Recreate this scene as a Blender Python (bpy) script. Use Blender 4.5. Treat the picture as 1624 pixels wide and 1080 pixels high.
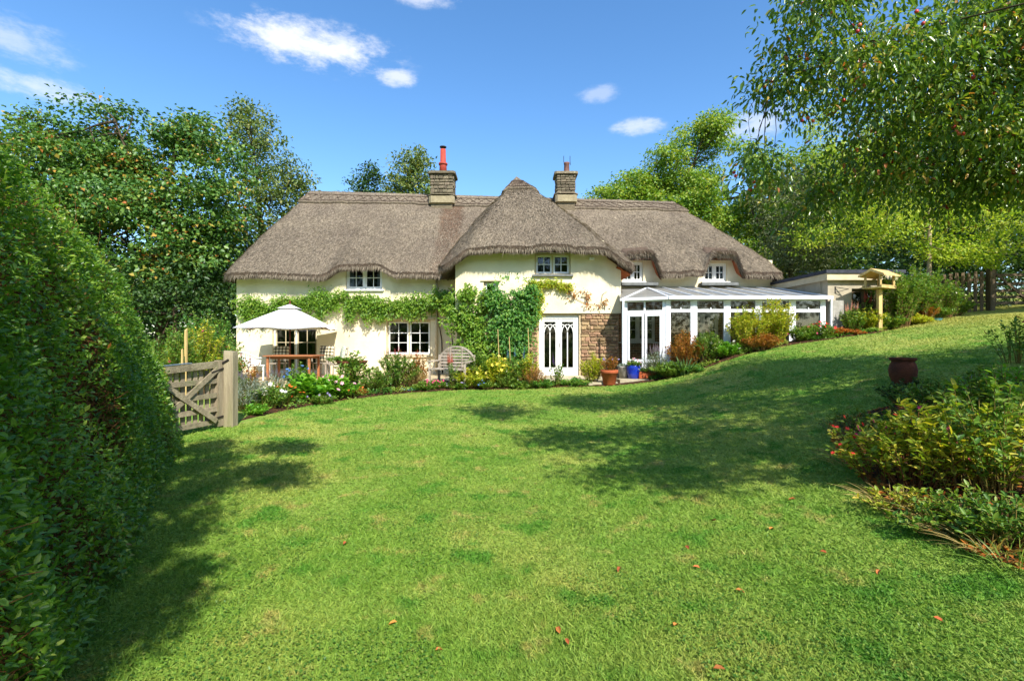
import bpy, bmesh, math, random
import numpy as np
from mathutils import Vector, Matrix
scene = bpy.context.scene
for o in list(bpy.data.objects): bpy.data.objects.remove(o)
COL = scene.collection
R = math.radians

# ------------------------------------------------------------------ camera
CAMZ, F = 1.6, 767.0                      # focal length in photo pixels (1624 wide)
cam_d = bpy.data.cameras.new('camera'); cam = bpy.data.objects.new('camera', cam_d); COL.objects.link(cam)
cam.location = (0, 0, CAMZ); cam.rotation_euler = (R(90), 0, 0)
cam_d.sensor_width = 36; cam_d.lens = F/1624*36; cam_d.clip_end = 5000; cam_d.clip_start = 0.05
scene.camera = cam

# ------------------------------------------------------------------ light
SUN_EL, SUN_AZ = 43.0, 23.0               # the sun stands behind the camera, a little to its right
sd = Vector((math.sin(R(SUN_AZ))*math.cos(R(SUN_EL)), -math.cos(R(SUN_AZ))*math.cos(R(SUN_EL)), math.sin(R(SUN_EL))))
sun_d = bpy.data.lights.new('sun', 'SUN'); sun_d.energy = 4.6; sun_d.angle = R(0.5); sun_d.color = (1, .955, .87)
sun = bpy.data.objects.new('sun', sun_d); COL.objects.link(sun); sun.location = sd*60
sun.rotation_euler = sd.to_track_quat('Z', 'Y').to_euler()
world = bpy.data.worlds.new('World'); scene.world = world; world.use_nodes = True
wn, wl = world.node_tree.nodes, world.node_tree.links
wn.clear()
def N(nt, kind, **kw):
    n = nt.nodes.new(kind)
    for k, v in kw.items(): setattr(n, k, v)
    return n
def setin(n, **kw):
    for k, v in kw.items(): n.inputs[k.replace('_', ' ')].default_value = v
    return n
wt = world.node_tree
sky = N(wt, 'ShaderNodeTexSky', sky_type='NISHITA'); sky.sun_disc = False
sky.sun_elevation = R(SUN_EL); sky.sun_rotation = math.atan2(sd.x, sd.y); sky.ozone_density = 2.4; sky.air_density = 1.0; sky.dust_density = 0.6
hs = N(wt, 'ShaderNodeHueSaturation'); hs.inputs['Saturation'].default_value = 1.22; hs.inputs['Value'].default_value = 1.0
wl.new(sky.outputs[0], hs.inputs['Color'])
tc = N(wt, 'ShaderNodeTexCoord'); sx = N(wt, 'ShaderNodeSeparateXYZ'); wl.new(tc.outputs['Generated'], sx.inputs[0])
def wm(op, a, b=None, c=None):
    n = N(wt, 'ShaderNodeMath', operation=op)
    for i, v in enumerate((a, b, c)):
        if v is None: continue
        if isinstance(v, (int, float)): n.inputs[i].default_value = v
        else: wl.new(v, n.inputs[i])
    return n.outputs[0]
az = wm('ARCTAN2', sx.outputs[0], sx.outputs[1]); el = wm('ARCSINE', sx.outputs[2])
cmb = N(wt, 'ShaderNodeCombineXYZ'); wl.new(az, cmb.inputs[0]); wl.new(wm('MULTIPLY', el, 2.2), cmb.inputs[1]); cmb.inputs[2].default_value = 4.3
cn = N(wt, 'ShaderNodeTexNoise'); setin(cn, Scale=15.0, Detail=10.0, Roughness=.66, Distortion=.1); wl.new(cmb.outputs[0], cn.inputs['Vector'])
cn2 = N(wt, 'ShaderNodeTexNoise'); setin(cn2, Scale=6.0, Detail=4.0, Roughness=.5); wl.new(cmb.outputs[0], cn2.inputs['Vector'])
nz = wm('SUBTRACT', cn.outputs['Fac'], .5); nz2 = wm('SUBTRACT', cn2.outputs['Fac'], .5)
CLOUDS = [(-22.4, 29.4, 9.4, 2.2, .95), (-25.5, 29.2, 4.6, 1.9, .95), (-20, 30.2, 4, 1.6, .8), (-13.6, 27.8, 2.9, 1.0, .75), (10.2, 26.6, 2.6, .9, .35), (14.5, 23.1, 3.0, 1.0, .6),
          (-45, 20.5, 6, 1.3, .6), (-46, 23.5, 4.5, 2.0, .45), (-10.5, 35.0, 5, 1.0, .6), (27, 22, 5, 2, .6), (48, 30, 8, 2, .8), (-75, 32, 9, 2.5, .9),
          (95, 25, 9, 2, .8), (-120, 30, 10, 3, .9), (150, 24, 8, 2, .8), (-160, 50, 8, 3, .8), (70, 55, 8, 3, .8), (-40, 60, 8, 3, .7)]
acc = None
for a, e, wa, we, st in CLOUDS:
    du = wm('DIVIDE', wm('SUBTRACT', az, R(a)), R(wa)); dv = wm('DIVIDE', wm('SUBTRACT', el, R(e)), R(we))
    d = wm('SQRT', wm('ADD', wm('MULTIPLY', du, du), wm('MULTIPLY', dv, dv)))
    m = wm('MULTIPLY', wm('SUBTRACT', 1.0, d), 1.0)
    m = wm('ADD', wm('ADD', m, wm('MULTIPLY', nz, 2.6)), wm('MULTIPLY', nz2, .4))
    mr = N(wt, 'ShaderNodeMapRange', interpolation_type='SMOOTHSTEP'); wl.new(m, mr.inputs['Value'])
    setin(mr, From_Min=-.1, From_Max=.95, To_Min=0.0, To_Max=st)
    g = N(wt, 'ShaderNodeMapRange', interpolation_type='SMOOTHSTEP'); wl.new(d, g.inputs['Value']); setin(g, From_Min=.8, From_Max=1.35, To_Min=1.0, To_Max=0.0)
    k = wm('MULTIPLY', mr.outputs[0], g.outputs[0])
    acc = k if acc is None else wm('MAXIMUM', acc, k)
mx = N(wt, 'ShaderNodeMixRGB'); wl.new(acc, mx.inputs[0]); wl.new(hs.outputs[0], mx.inputs[1]); mx.inputs[2].default_value = (4.0, 4.15, 4.5, 1)
bg = N(wt, 'ShaderNodeBackground'); bg.inputs['Strength'].default_value = 0.15; wl.new(mx.outputs[0], bg.inputs['Color'])
wo = N(wt, 'ShaderNodeOutputWorld'); wl.new(bg.outputs[0], wo.inputs['Surface'])
vs = scene.view_settings; vs.view_transform = 'Standard'; vs.look = 'None'; vs.gamma = 1; vs.exposure = 0.85
try: vs.use_curve_mapping = False
except Exception: pass

# ------------------------------------------------------------------ helpers
rng = np.random.default_rng(7)
WL = {}
def S(r, g, b):
    f = lambda c: ((c/255+.055)/1.055)**2.4 if c/255 > .04045 else c/255/12.92
    return (f(r), f(g), f(b), 1)
def tag(o, label=None, cat=None, group=None, kind=None):
    if label: o['label'] = label
    if cat: o['category'] = cat
    if group: o['group'] = group
    if kind: o['kind'] = kind
    return o
def thing(name, label, cat, loc, group=None):
    o = bpy.data.objects.new(name, None); COL.objects.link(o); o.location = loc; o.empty_display_size = .2
    WL[o] = np.array(loc, float); tag(o, label, cat, group); return o
def mesh_of(name, V, F, mat, smooth=False, attrs=None):
    V = np.asarray(V, np.float32); me = bpy.data.meshes.new(name)
    if isinstance(F, np.ndarray):
        k = F.shape[1]; n = len(F)
        me.vertices.add(len(V)); me.vertices.foreach_set('co', V.ravel())
        me.loops.add(n*k); me.loops.foreach_set('vertex_index', F.astype(np.int32).ravel())
        me.polygons.add(n); me.polygons.foreach_set('loop_start', np.arange(0, n*k, k, dtype=np.int32))
        me.polygons.foreach_set('loop_total', np.full(n, k, np.int32))
        me.update(calc_edges=True)
    else:
        me.from_pydata(V.tolist(), [], F); me.update()
    if smooth: me.polygons.foreach_set('use_smooth', np.ones(len(me.polygons), bool))
    if attrs:
        for an, av in attrs.items():
            a = me.attributes.new(an, 'FLOAT', 'POINT'); a.data.foreach_set('value', np.asarray(av, np.float32))
    me.materials.append(mat); return me
def part(name, V, F, mat, parent=None, smooth=False, attrs=None, label=None, cat=None, kind=None, group=None):
    """one mesh object; V is given in world coordinates"""
    V = np.asarray(V, np.float32)
    base = WL[parent] if parent is not None else np.zeros(3)
    o = bpy.data.objects.new(name, mesh_of(name, V-base, F, mat, smooth, attrs)); COL.objects.link(o)
    WL[o] = base
    if parent is not None: o.parent = parent
    tag(o, label, cat, group, kind); return o
def inst(name, me, parent, loc, rot=(0, 0, 0), scale=(1, 1, 1)):
    o = bpy.data.objects.new(name, me); COL.objects.link(o); o.parent = parent
    b = WL[parent] if parent is not None else np.zeros(3)
    o.location = np.asarray(loc)-b; o.rotation_euler = rot; o.scale = scale; return o
class MB:
    def __init__(s): s.V = []; s.F = []; s.n = 0
    def add(s, V, F):
        V = np.asarray(V, float); s.V.append(V); s.F += [[int(i)+s.n for i in f] for f in F]; s.n += len(V); return s
    def box(s, x0, x1, y0, y1, z0, z1):
        V = [(x, y, z) for z in (z0, z1) for y in (y0, y1) for x in (x0, x1)]
        return s.add(V, [(0, 2, 3, 1), (4, 5, 7, 6), (0, 1, 5, 4), (2, 6, 7, 3), (0, 4, 6, 2), (1, 3, 7, 5)])
    def beam(s, a, b, w, h, up=(0, 0, 1)):
        a, b = Vector(a), Vector(b); d = (b-a).normalized(); up = Vector(up)
        sd_ = d.cross(up)
        if sd_.length < 1e-4: sd_ = d.cross(Vector((0, 1, 0)))
        sd_.normalize(); u = sd_.cross(d)
        V = []
        for p in (a, b):
            for i, j in ((-1, -1), (1, -1), (1, 1), (-1, 1)): V.append(p+sd_*(i*w/2)+u*(j*h/2))
        return s.add([tuple(v) for v in V], [(0, 1, 2, 3), (7, 6, 5, 4), (0, 4, 5, 1), (1, 5, 6, 2), (2, 6, 7, 3), (3, 7, 4, 0)])
    def tube(s, P, rad, sides=8, cap=True):
        P = np.asarray(P, float); n = len(P); rad = np.broadcast_to(np.asarray(rad, float), (n,))
        T = np.gradient(P, axis=0); T /= np.linalg.norm(T, axis=1)[:, None]+1e-9
        ref = np.array((0, 0, 1.)) if abs(T[0][2]) < .9 else np.array((1., 0, 0))
        A = np.cross(T, ref); A /= np.linalg.norm(A, axis=1)[:, None]+1e-9; B = np.cross(T, A)
        th = np.arange(sides)/sides*2*np.pi
        V = P[:, None]+rad[:, None, None]*(np.cos(th)[None, :, None]*A[:, None]+np.sin(th)[None, :, None]*B[:, None])
        Fc = [(i*sides+j, i*sides+(j+1) % sides, (i+1)*sides+(j+1) % sides, (i+1)*sides+j) for i in range(n-1) for j in range(sides)]
        if cap: Fc += [tuple(range(sides-1, -1, -1)), tuple((n-1)*sides+j for j in range(sides))]
        return s.add(V.reshape(-1, 3), Fc)
    def lathe(s, c, prof, sides=20):
        c = np.asarray(c, float); th = np.arange(sides)/sides*2*np.pi
        V = [(c[0]+r*math.cos(t), c[1]+r*math.sin(t), c[2]+z) for r, z in prof for t in th]; n = len(prof)
        return s.add(V, [(i*sides+j, i*sides+(j+1) % sides, (i+1)*sides+(j+1) % sides, (i+1)*sides+j) for i in range(n-1) for j in range(sides)])
    def build(s, name, mat, parent=None, smooth=False, **kw):
        return part(name, np.concatenate(s.V), s.F, mat, parent, smooth, **kw)
def grid_faces(nu, nv, wrap=False):
    i, j = np.meshgrid(np.arange(nu if wrap else nu-1), np.arange(nv-1), indexing='ij'); i2 = (i+1) % nu
    return np.stack([i*nv+j, i2*nv+j, i2*nv+j+1, i*nv+j+1], -1).reshape(-1, 4)
_h = np.random.default_rng(3).random((64, 64, 64))
def vnoise(P, sc=1.0):
    Q = np.asarray(P, float)*sc; I = np.floor(Q).astype(int); f = Q-I; f = f*f*(3-2*f); r = 0
    for a in (0, 1):
        for b in (0, 1):
            for c in (0, 1):
                w = (f[..., 0] if a else 1-f[..., 0])*(f[..., 1] if b else 1-f[..., 1])*(f[..., 2] if c else 1-f[..., 2])
                r = r+w*_h[(I[..., 0]+a) & 63, (I[..., 1]+b) & 63, (I[..., 2]+c) & 63]
    return r*2-1
def sstep(a, b, x): t = np.clip((np.asarray(x, float)-a)/(b-a), 0, 1); return t*t*(3-2*t)
def unit(v): return v/(np.linalg.norm(v, axis=-1, keepdims=True)+1e-9)

# ------------------------------------------------------------------ materials
def newmat(name):
    m = bpy.data.materials.new(name); m.use_nodes = True; nt = m.node_tree; b = nt.nodes['Principled BSDF']; return m, nt, b
def pmat(name, c1, c2=None, scale=6, rough=.8, bump=0., bscale=40, spec=.3, metallic=0, stretch=(1, 1, 1), detail=6, rand=0., coat=0., c3=None, s3=1.0, t3=(.55, .7)):
    m, nt, b = newmat(name); L = nt.links
    t = N(nt, 'ShaderNodeTexCoord'); mp = N(nt, 'ShaderNodeMapping'); mp.inputs['Scale'].default_value = stretch; L.new(t.outputs['Object'], mp.inputs[0])
    setin(b, Roughness=rough, Metallic=metallic); b.inputs['Specular IOR Level'].default_value = spec; b.inputs['Coat Weight'].default_value = coat
    if c2:
        n = N(nt, 'ShaderNodeTexNoise'); setin(n, Scale=scale, Detail=detail, Roughness=.62); L.new(mp.outputs[0], n.inputs['Vector'])
        r = N(nt, 'ShaderNodeMapRange'); setin(r, From_Min=.3, From_Max=.7); L.new(n.outputs['Fac'], r.inputs['Value'])
        x = N(nt, 'ShaderNodeMixRGB'); x.inputs[1].default_value = c1; x.inputs[2].default_value = c2; L.new(r.outputs[0], x.inputs[0]); out = x.outputs[0]
    else:
        x = N(nt, 'ShaderNodeRGB'); x.outputs[0].default_value = c1; out = x.outputs[0]
    if c3:
        n3 = N(nt, 'ShaderNodeTexNoise'); setin(n3, Scale=s3, Detail=5.0); L.new(mp.outputs[0], n3.inputs['Vector'])
        r3 = N(nt, 'ShaderNodeMapRange'); setin(r3, From_Min=t3[0], From_Max=t3[1]); L.new(n3.outputs['Fac'], r3.inputs['Value'])
        x3 = N(nt, 'ShaderNodeMixRGB'); x3.inputs[2].default_value = c3; L.new(r3.outputs[0], x3.inputs[0]); L.new(out, x3.inputs[1]); out = x3.outputs[0]
    if rand:
        oi = N(nt, 'ShaderNodeObjectInfo'); h = N(nt, 'ShaderNodeHueSaturation')
        r2 = N(nt, 'ShaderNodeMapRange'); setin(r2, To_Min=1-rand, To_Max=1+rand); L.new(oi.outputs['Random'], r2.inputs['Value']); L.new(r2.outputs[0], h.inputs['Value'])
        w = N(nt, 'ShaderNodeTexWhiteNoise', noise_dimensions='1D'); L.new(oi.outputs['Random'], w.inputs['W'])
        r4 = N(nt, 'ShaderNodeMapRange'); setin(r4, To_Min=.5-rand*.035, To_Max=.5+rand*.045); L.new(w.outputs['Value'], r4.inputs['Value']); L.new(r4.outputs[0], h.inputs['Hue'])
        L.new(out, h.inputs['Color']); out = h.outputs[0]
    L.new(out, b.inputs['Base Color'])
    if bump:
        n2 = N(nt, 'ShaderNodeTexNoise'); setin(n2, Scale=bscale, Detail=8.0, Roughness=.65); L.new(mp.outputs[0], n2.inputs['Vector'])
        bp = N(nt, 'ShaderNodeBump'); setin(bp, Strength=bump, Distance=.03); L.new(n2.outputs['Fac'], bp.inputs['Height']); L.new(bp.outputs[0], b.inputs['Normal'])
    return m
def leafmat(name, cols, trans=.35, rough=.45, spec=.35, pos=None, satn=1.0):
    """leaf colour picked per leaf from a ramp by the 'rnd' attribute, thin and partly translucent"""
    m, nt, b = newmat(name); L = nt.links
    a = N(nt, 'ShaderNodeAttribute', attribute_name='rnd'); cr = N(nt, 'ShaderNodeValToRGB'); L.new(a.outputs['Fac'], cr.inputs[0])
    e = cr.color_ramp.elements; n = len(cols)
    while len(e) < n: e.new(.5)
    for i, c in enumerate(cols): e[i].position = pos[i] if pos else i/(n-1); e[i].color = c
    L.new(cr.outputs[0], b.inputs['Base Color']); setin(b, Roughness=rough); b.inputs['Specular IOR Level'].default_value = spec
    tb = N(nt, 'ShaderNodeBsdfTranslucent'); ga = N(nt, 'ShaderNodeMixRGB', blend_type='MULTIPLY'); ga.inputs[0].default_value = 1; ga.inputs[2].default_value = (1.5, 1.45, .6, 1)
    L.new(cr.outputs[0], ga.inputs[1]); L.new(ga.outputs[0], tb.inputs['Color'])
    mx_ = N(nt, 'ShaderNodeMixShader'); mx_.inputs[0].default_value = trans; L.new(b.outputs[0], mx_.inputs[1]); L.new(tb.outputs[0], mx_.inputs[2])
    L.new(mx_.outputs[0], nt.nodes['Material Output'].inputs['Surface']); return m
MT = {}
MT['render'] = pmat('lime_render', S(232, 220, 186), S(222, 208, 172), 1.6, .9, .35, 9, .2, c3=S(200, 184, 146), s3=.9, t3=(.52, .8))
MT['white'] = pmat('white_paint', S(236, 236, 232), S(222, 221, 214), 5, .45, .05, 60, .4)
MT['upvc'] = pmat('white_upvc', S(238, 240, 242), None, rough=.3, spec=.45)
MT['grey_sill'] = pmat('slate_sill', S(120, 122, 120), S(92, 94, 92), 9, .8, .3, 40)
MT['oldwood'] = pmat('weathered_oak', S(160, 148, 122), S(110, 99, 80), 5, .85, .6, 30, .2, stretch=(1, 1, .12), rand=.16, c3=S(128, 128, 92), s3=2.2)
MT['oldrail'] = pmat('weathered_rail', S(160, 148, 122), S(112, 101, 82), 9, .85, .5, 30, .2, rand=.16, c3=S(128, 128, 92), s3=2.2)
MT['pine'] = pmat('pale_timber', S(205, 178, 120), S(178, 146, 92), 7, .75, .3, 40, .2, stretch=(1, 1, .2), rand=.1)
MT['orangewood'] = pmat('terracotta_painted_board', S(176, 96, 52), S(150, 78, 42), 8, .8, .2, 30)
MT['dark'] = pmat('dark_iron', S(30, 28, 28), S(45, 38, 35), 12, .6, .2, 60)
MT['galv'] = pmat('galvanised_plate', S(150, 165, 185), S(128, 142, 160), 20, .4, .1, 80, .5, .6)
MT['soil'] = pmat('bed_soil', S(78, 56, 38), S(48, 34, 24), 9, .95, 1.0, 30, .1, c3=S(120, 84, 52), s3=16, t3=(.58, .66))
MT['slab'] = pmat('pale_paving', S(190, 178, 150), S(160, 148, 122), 5, .85, .4, 30, .2, rand=.1)
MT['stone'] = pmat('rubble_stone', S(190, 156, 118), S(146, 120, 94), 9, .9, .9, 24, .15, rand=.42)
MT['mortar'] = pmat('lime_mortar', S(205, 186, 148), S(170, 150, 118), 14, .95, .6, 60, .1)
MT['chimstone'] = pmat('chimney_stone', S(138, 126, 104), S(98, 88, 74), 12, .9, 1.0, 26, .15, rand=.3, c3=S(150, 150, 120), s3=8, t3=(.6, .7))
MT['chimmortar'] = pmat('chimney_mortar', S(128, 116, 94), S(96, 86, 70), 14, .95, .6, 60, .1)
MT['skirt'] = pmat('weathered_mortar', S(168, 156, 124), S(134, 122, 98), 8, .95, .8, 30, .1)
MT['redpot'] = pmat('red_clay_pot', S(178, 72, 56), S(150, 58, 46), 8, .6, .2, 30, .3)
MT['brownpot'] = pmat('brown_clay_pot', S(122, 84, 72), S(96, 66, 58), 8, .7, .2, 30, .3)
MT['terracotta'] = pmat('terracotta', S(176, 92, 54), S(140, 70, 42), 6, .8, .3, 40, .2)
MT['oldterracotta'] = pmat('aged_terracotta', S(108, 58, 38), S(66, 38, 28), 5, .8, .4, 30, .2)
MT['blueglaze'] = pmat('blue_glaze', S(24, 52, 170), S(14, 36, 130), 6, .15, 0, 10, .6, coat=.5)
MT['greystone'] = pmat('grey_stone', S(170, 166, 156), S(140, 136, 126), 9, .85, .4, 40)
MT['canvas'] = pmat('white_canvas', S(236, 234, 230), S(226, 224, 220), 4, .9, .15, 300, .1)
MT['redwood'] = pmat('dark_red_wood', S(110, 48, 34), S(84, 36, 26), 8, .5, .1, 40, stretch=(1, 1, .2))
MT['teak'] = pmat('orange_teak', S(178, 116, 74), S(142, 88, 56), 7, .6, .2, 40, stretch=(.2, 1, 1))
MT['greywood'] = pmat('silvered_wood', S(178, 166, 150), S(140, 128, 112), 9, .85, .4, 40, rand=.1)
MT['felt'] = pmat('roofing_felt', S(70, 72, 80), S(48, 50, 58), 6, .9, .4, 60)
MT['fascia'] = pmat('cream_fascia', S(206, 192, 160), S(182, 166, 132), 3, .7, .1, 40)
MT['greyblock'] = pmat('pale_grey_render', S(184, 172, 148), S(156, 146, 126), 3, .9, .3, 30)
MT['shadewood'] = pmat('grey_brown_boards', S(104, 88, 66), S(76, 62, 46), 7, .85, .4, 40, stretch=(1, 1, .15), rand=.15)
MT['bark'] = pmat('bark', S(96, 82, 64), S(58, 50, 40), 8, .95, 1.0, 18, .1, stretch=(1, 1, .3))
MT['palebark'] = pmat('pale_bark', S(188, 168, 142), S(142, 120, 96), 8, .9, .6, 18, .1, stretch=(1, 1, .5))
MT['twig'] = pmat('red_brown_twig', S(138, 92, 56), S(104, 70, 44), 12, .85, .4, 30, .15)
MT['stem'] = pmat('green_stem', S(104, 116, 50), S(120, 84, 46), 10, .7, 0, 30, .2)
MT['drystem'] = pmat('dry_stem', S(158, 128, 84), S(112, 84, 52), 10, .8, 0, 30, .2)
MT['hedgecore'] = pmat('hedge_inner_twigs', S(98, 66, 38), S(58, 50, 26), 14, .95, 1.0, 30, .05)
MT['bluehose'] = pmat('blue_plastic', S(110, 178, 200), S(90, 156, 186), 4, .4, 0, 10, .4)
MT['leaflitter'] = pmat('fallen_leaf', S(196, 116, 58), S(150, 84, 40), 20, .7, .2, 60, rand=.4)
def thatchmat(name, stain=True):
    m, nt, b = newmat(name); L = nt.links
    t = N(nt, 'ShaderNodeTexCoord'); g = N(nt, 'ShaderNodeNewGeometry')
    mp = N(nt, 'ShaderNodeMapping'); mp.inputs['Scale'].default_value = (1, .45, .45); L.new(g.outputs['Position'], mp.inputs[0])
    n1 = N(nt, 'ShaderNodeTexNoise'); setin(n1, Scale=21.0, Detail=10.0, Roughness=.8); L.new(mp.outputs[0], n1.inputs['Vector'])
    n2 = N(nt, 'ShaderNodeTexNoise'); setin(n2, Scale=.7, Detail=5.0, Roughness=.6); L.new(g.outputs['Position'], n2.inputs['Vector'])
    cr = N(nt, 'ShaderNodeValToRGB'); L.new(n1.outputs['Fac'], cr.inputs[0]); e = cr.color_ramp.elements
    e[0].position = .34; e[0].color = S(74, 66, 58); e[1].position = .68; e[1].color = S(166, 153, 134); e.new(.5).color = S(120, 109, 95)
    hu = N(nt, 'ShaderNodeMixRGB', blend_type='MULTIPLY'); hu.inputs[0].default_value = .75
    c2 = N(nt, 'ShaderNodeValToRGB'); L.new(n2.outputs['Fac'], c2.inputs[0]); e = c2.color_ramp.elements
    e[0].position = .33; e[0].color = (.66, .63, .62, 1); e[1].position = .66; e[1].color = (1.1, 1.08, 1.0, 1)
    L.new(cr.outputs[0], hu.inputs[1]); L.new(c2.outputs[0], hu.inputs[2]); out = hu.outputs[0]
    if stain:   # the wet red-brown streak that runs down the thatch below the tall chimney
        sp = N(nt, 'ShaderNodeSeparateXYZ'); L.new(g.outputs['Position'], sp.inputs[0])
        nx = N(nt, 'ShaderNodeTexNoise'); setin(nx, Scale=1.6, Detail=4.0); L.new(g.outputs['Position'], nx.inputs['Vector'])
        def mm(op, a, b_):
            q = N(nt, 'ShaderNodeMath', operation=op)
            for i, v in enumerate((a, b_)):
                if isinstance(v, (int, float)): q.inputs[i].default_value = v
                else: L.new(v, q.inputs[i])
            return q.outputs[0]
        xx = mm('ABSOLUTE', mm('ADD', mm('ADD', sp.outputs[0], 2.38), mm('MULTIPLY', mm('SUBTRACT', nx.outputs['Fac'], .5), .5)), 0)
        r = N(nt, 'ShaderNodeMapRange', interpolation_type='SMOOTHSTEP'); L.new(xx, r.inputs['Value']); setin(r, From_Min=.3, From_Max=.58, To_Min=.8, To_Max=0.0)
        r2 = N(nt, 'ShaderNodeMapRange', interpolation_type='SMOOTHSTEP'); L.new(sp.outputs[2], r2.inputs['Value']); setin(r2, From_Min=4.6, From_Max=6.4, To_Min=.55, To_Max=1.0)
        f = mm('MULTIPLY', r.outputs[0], r2.outputs[0])
        st = N(nt, 'ShaderNodeMixRGB', blend_type='MULTIPLY'); L.new(f, st.inputs[0]); L.new(out, st.inputs[1]); st.inputs[2].default_value = (.66, .50, .44, 1); out = st.outputs[0]
    L.new(out, b.inputs['Base Color']); setin(b, Roughness=.95); b.inputs['Specular IOR Level'].default_value = .1
    bp = N(nt, 'ShaderNodeBump'); setin(bp, Strength=.9, Distance=.05); L.new(n1.outputs['Fac'], bp.inputs['Height']); L.new(bp.outputs[0], b.inputs['Normal'])
    return m
MT['thatch'] = thatchmat('thatch'); MT['thatch_cap'] = thatchmat('thatch_ridge', False)
MT['straw'] = leafmat('straw_ends', [S(88, 80, 70), S(124, 113, 98), S(164, 151, 131)], 0.1, .9, .1)
MT['eave'] = pmat('cut_thatch_edge', S(112, 96, 82), S(68, 56, 48), 30, .95, 1, 60, .1)
def glassmat(name, tint=(.75, .8, .8, 1), refl=1.0):
    m, nt, b = newmat(name); L = nt.links; nt.nodes.remove(b)
    tr = N(nt, 'ShaderNodeBsdfTransparent'); tr.inputs[0].default_value = tint
    gl = N(nt, 'ShaderNodeBsdfGlossy'); gl.inputs['Roughness'].default_value = .03
    fr = N(nt, 'ShaderNodeFresnel'); fr.inputs[0].default_value = 1.5
    ad = N(nt, 'ShaderNodeMath', operation='MULTIPLY_ADD'); ad.inputs[1].default_value = refl; ad.inputs[2].default_value = .02; L.new(fr.outputs[0], ad.inputs[0])
    mx_ = N(nt, 'ShaderNodeMixShader'); L.new(ad.outputs[0], mx_.inputs[0]); L.new(tr.outputs[0], mx_.inputs[1]); L.new(gl.outputs[0], mx_.inputs[2])
    L.new(mx_.outputs[0], nt.nodes['Material Output'].inputs['Surface']); return m
MT['glass'] = glassmat('window_glass', (.5, .55, .56, 1), .7); MT['cglass'] = glassmat('conservatory_glass', (.82, .86, .84, 1))
def polymat():
    m, nt, b = newmat('polycarbonate'); L = nt.links
    t = N(nt, 'ShaderNodeTexCoord'); w = N(nt, 'ShaderNodeTexWave'); setin(w, Scale=9.0); L.new(t.outputs['Object'], w.inputs[0])
    n = N(nt, 'ShaderNodeTexNoise'); setin(n, Scale=1.2, Detail=6.0); L.new(t.outputs['Object'], n.inputs['Vector'])
    x = N(nt, 'ShaderNodeMixRGB'); x.inputs[1].default_value = S(186, 184, 178); x.inputs[2].default_value = S(140, 137, 128); L.new(n.outputs['Fac'], x.inputs[0])
    L.new(x.outputs[0], b.inputs['Base Color']); setin(b, Roughness=.25)
    tb = N(nt, 'ShaderNodeBsdfTranslucent'); tb.inputs[0].default_value = (.8, .8, .76, 1); mx_ = N(nt, 'ShaderNodeMixShader'); mx_.inputs[0].default_value = .35
    L.new(b.outputs[0], mx_.inputs[1]); L.new(tb.outputs[0], mx_.inputs[2]); L.new(mx_.outputs[0], nt.nodes['Material Output'].inputs['Surface']); return m
MT['poly'] = polymat()
def checkmat():
    m, nt, b = newmat('checked_cloth'); L = nt.links; t = N(nt, 'ShaderNodeTexCoord'); sp = N(nt, 'ShaderNodeSeparateXYZ'); L.new(t.outputs['Object'], sp.inputs[0])
    fs = []
    for k in (0, 2):
        q = N(nt, 'ShaderNodeMath', operation='MULTIPLY'); L.new(sp.outputs[k], q.inputs[0]); q.inputs[1].default_value = 9.5
        w = N(nt, 'ShaderNodeMath', operation='PINGPONG'); L.new(q.outputs[0], w.inputs[0]); w.inputs[1].default_value = .5
        s_ = N(nt, 'ShaderNodeMath', operation='GREATER_THAN'); L.new(w.outputs[0], s_.inputs[0]); s_.inputs[1].default_value = .25; fs.append(s_.outputs[0])
    a = N(nt, 'ShaderNodeMath', operation='ADD'); L.new(fs[0], a.inputs[0]); L.new(fs[1], a.inputs[1])
    d = N(nt, 'ShaderNodeMath', operation='MULTIPLY'); L.new(a.outputs[0], d.inputs[0]); d.inputs[1].default_value = .5
    cr = N(nt, 'ShaderNodeValToRGB'); L.new(d.outputs[0], cr.inputs[0]); e = cr.color_ramp.elements; e[0].color = S(222, 210, 176); e[1].color = S(52, 50, 40); e.new(.5).color = S(140, 130, 100)
    L.new(cr.outputs[0], b.inputs['Base Color']); setin(b, Roughness=.9); return m
MT['check'] = checkmat()
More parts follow.
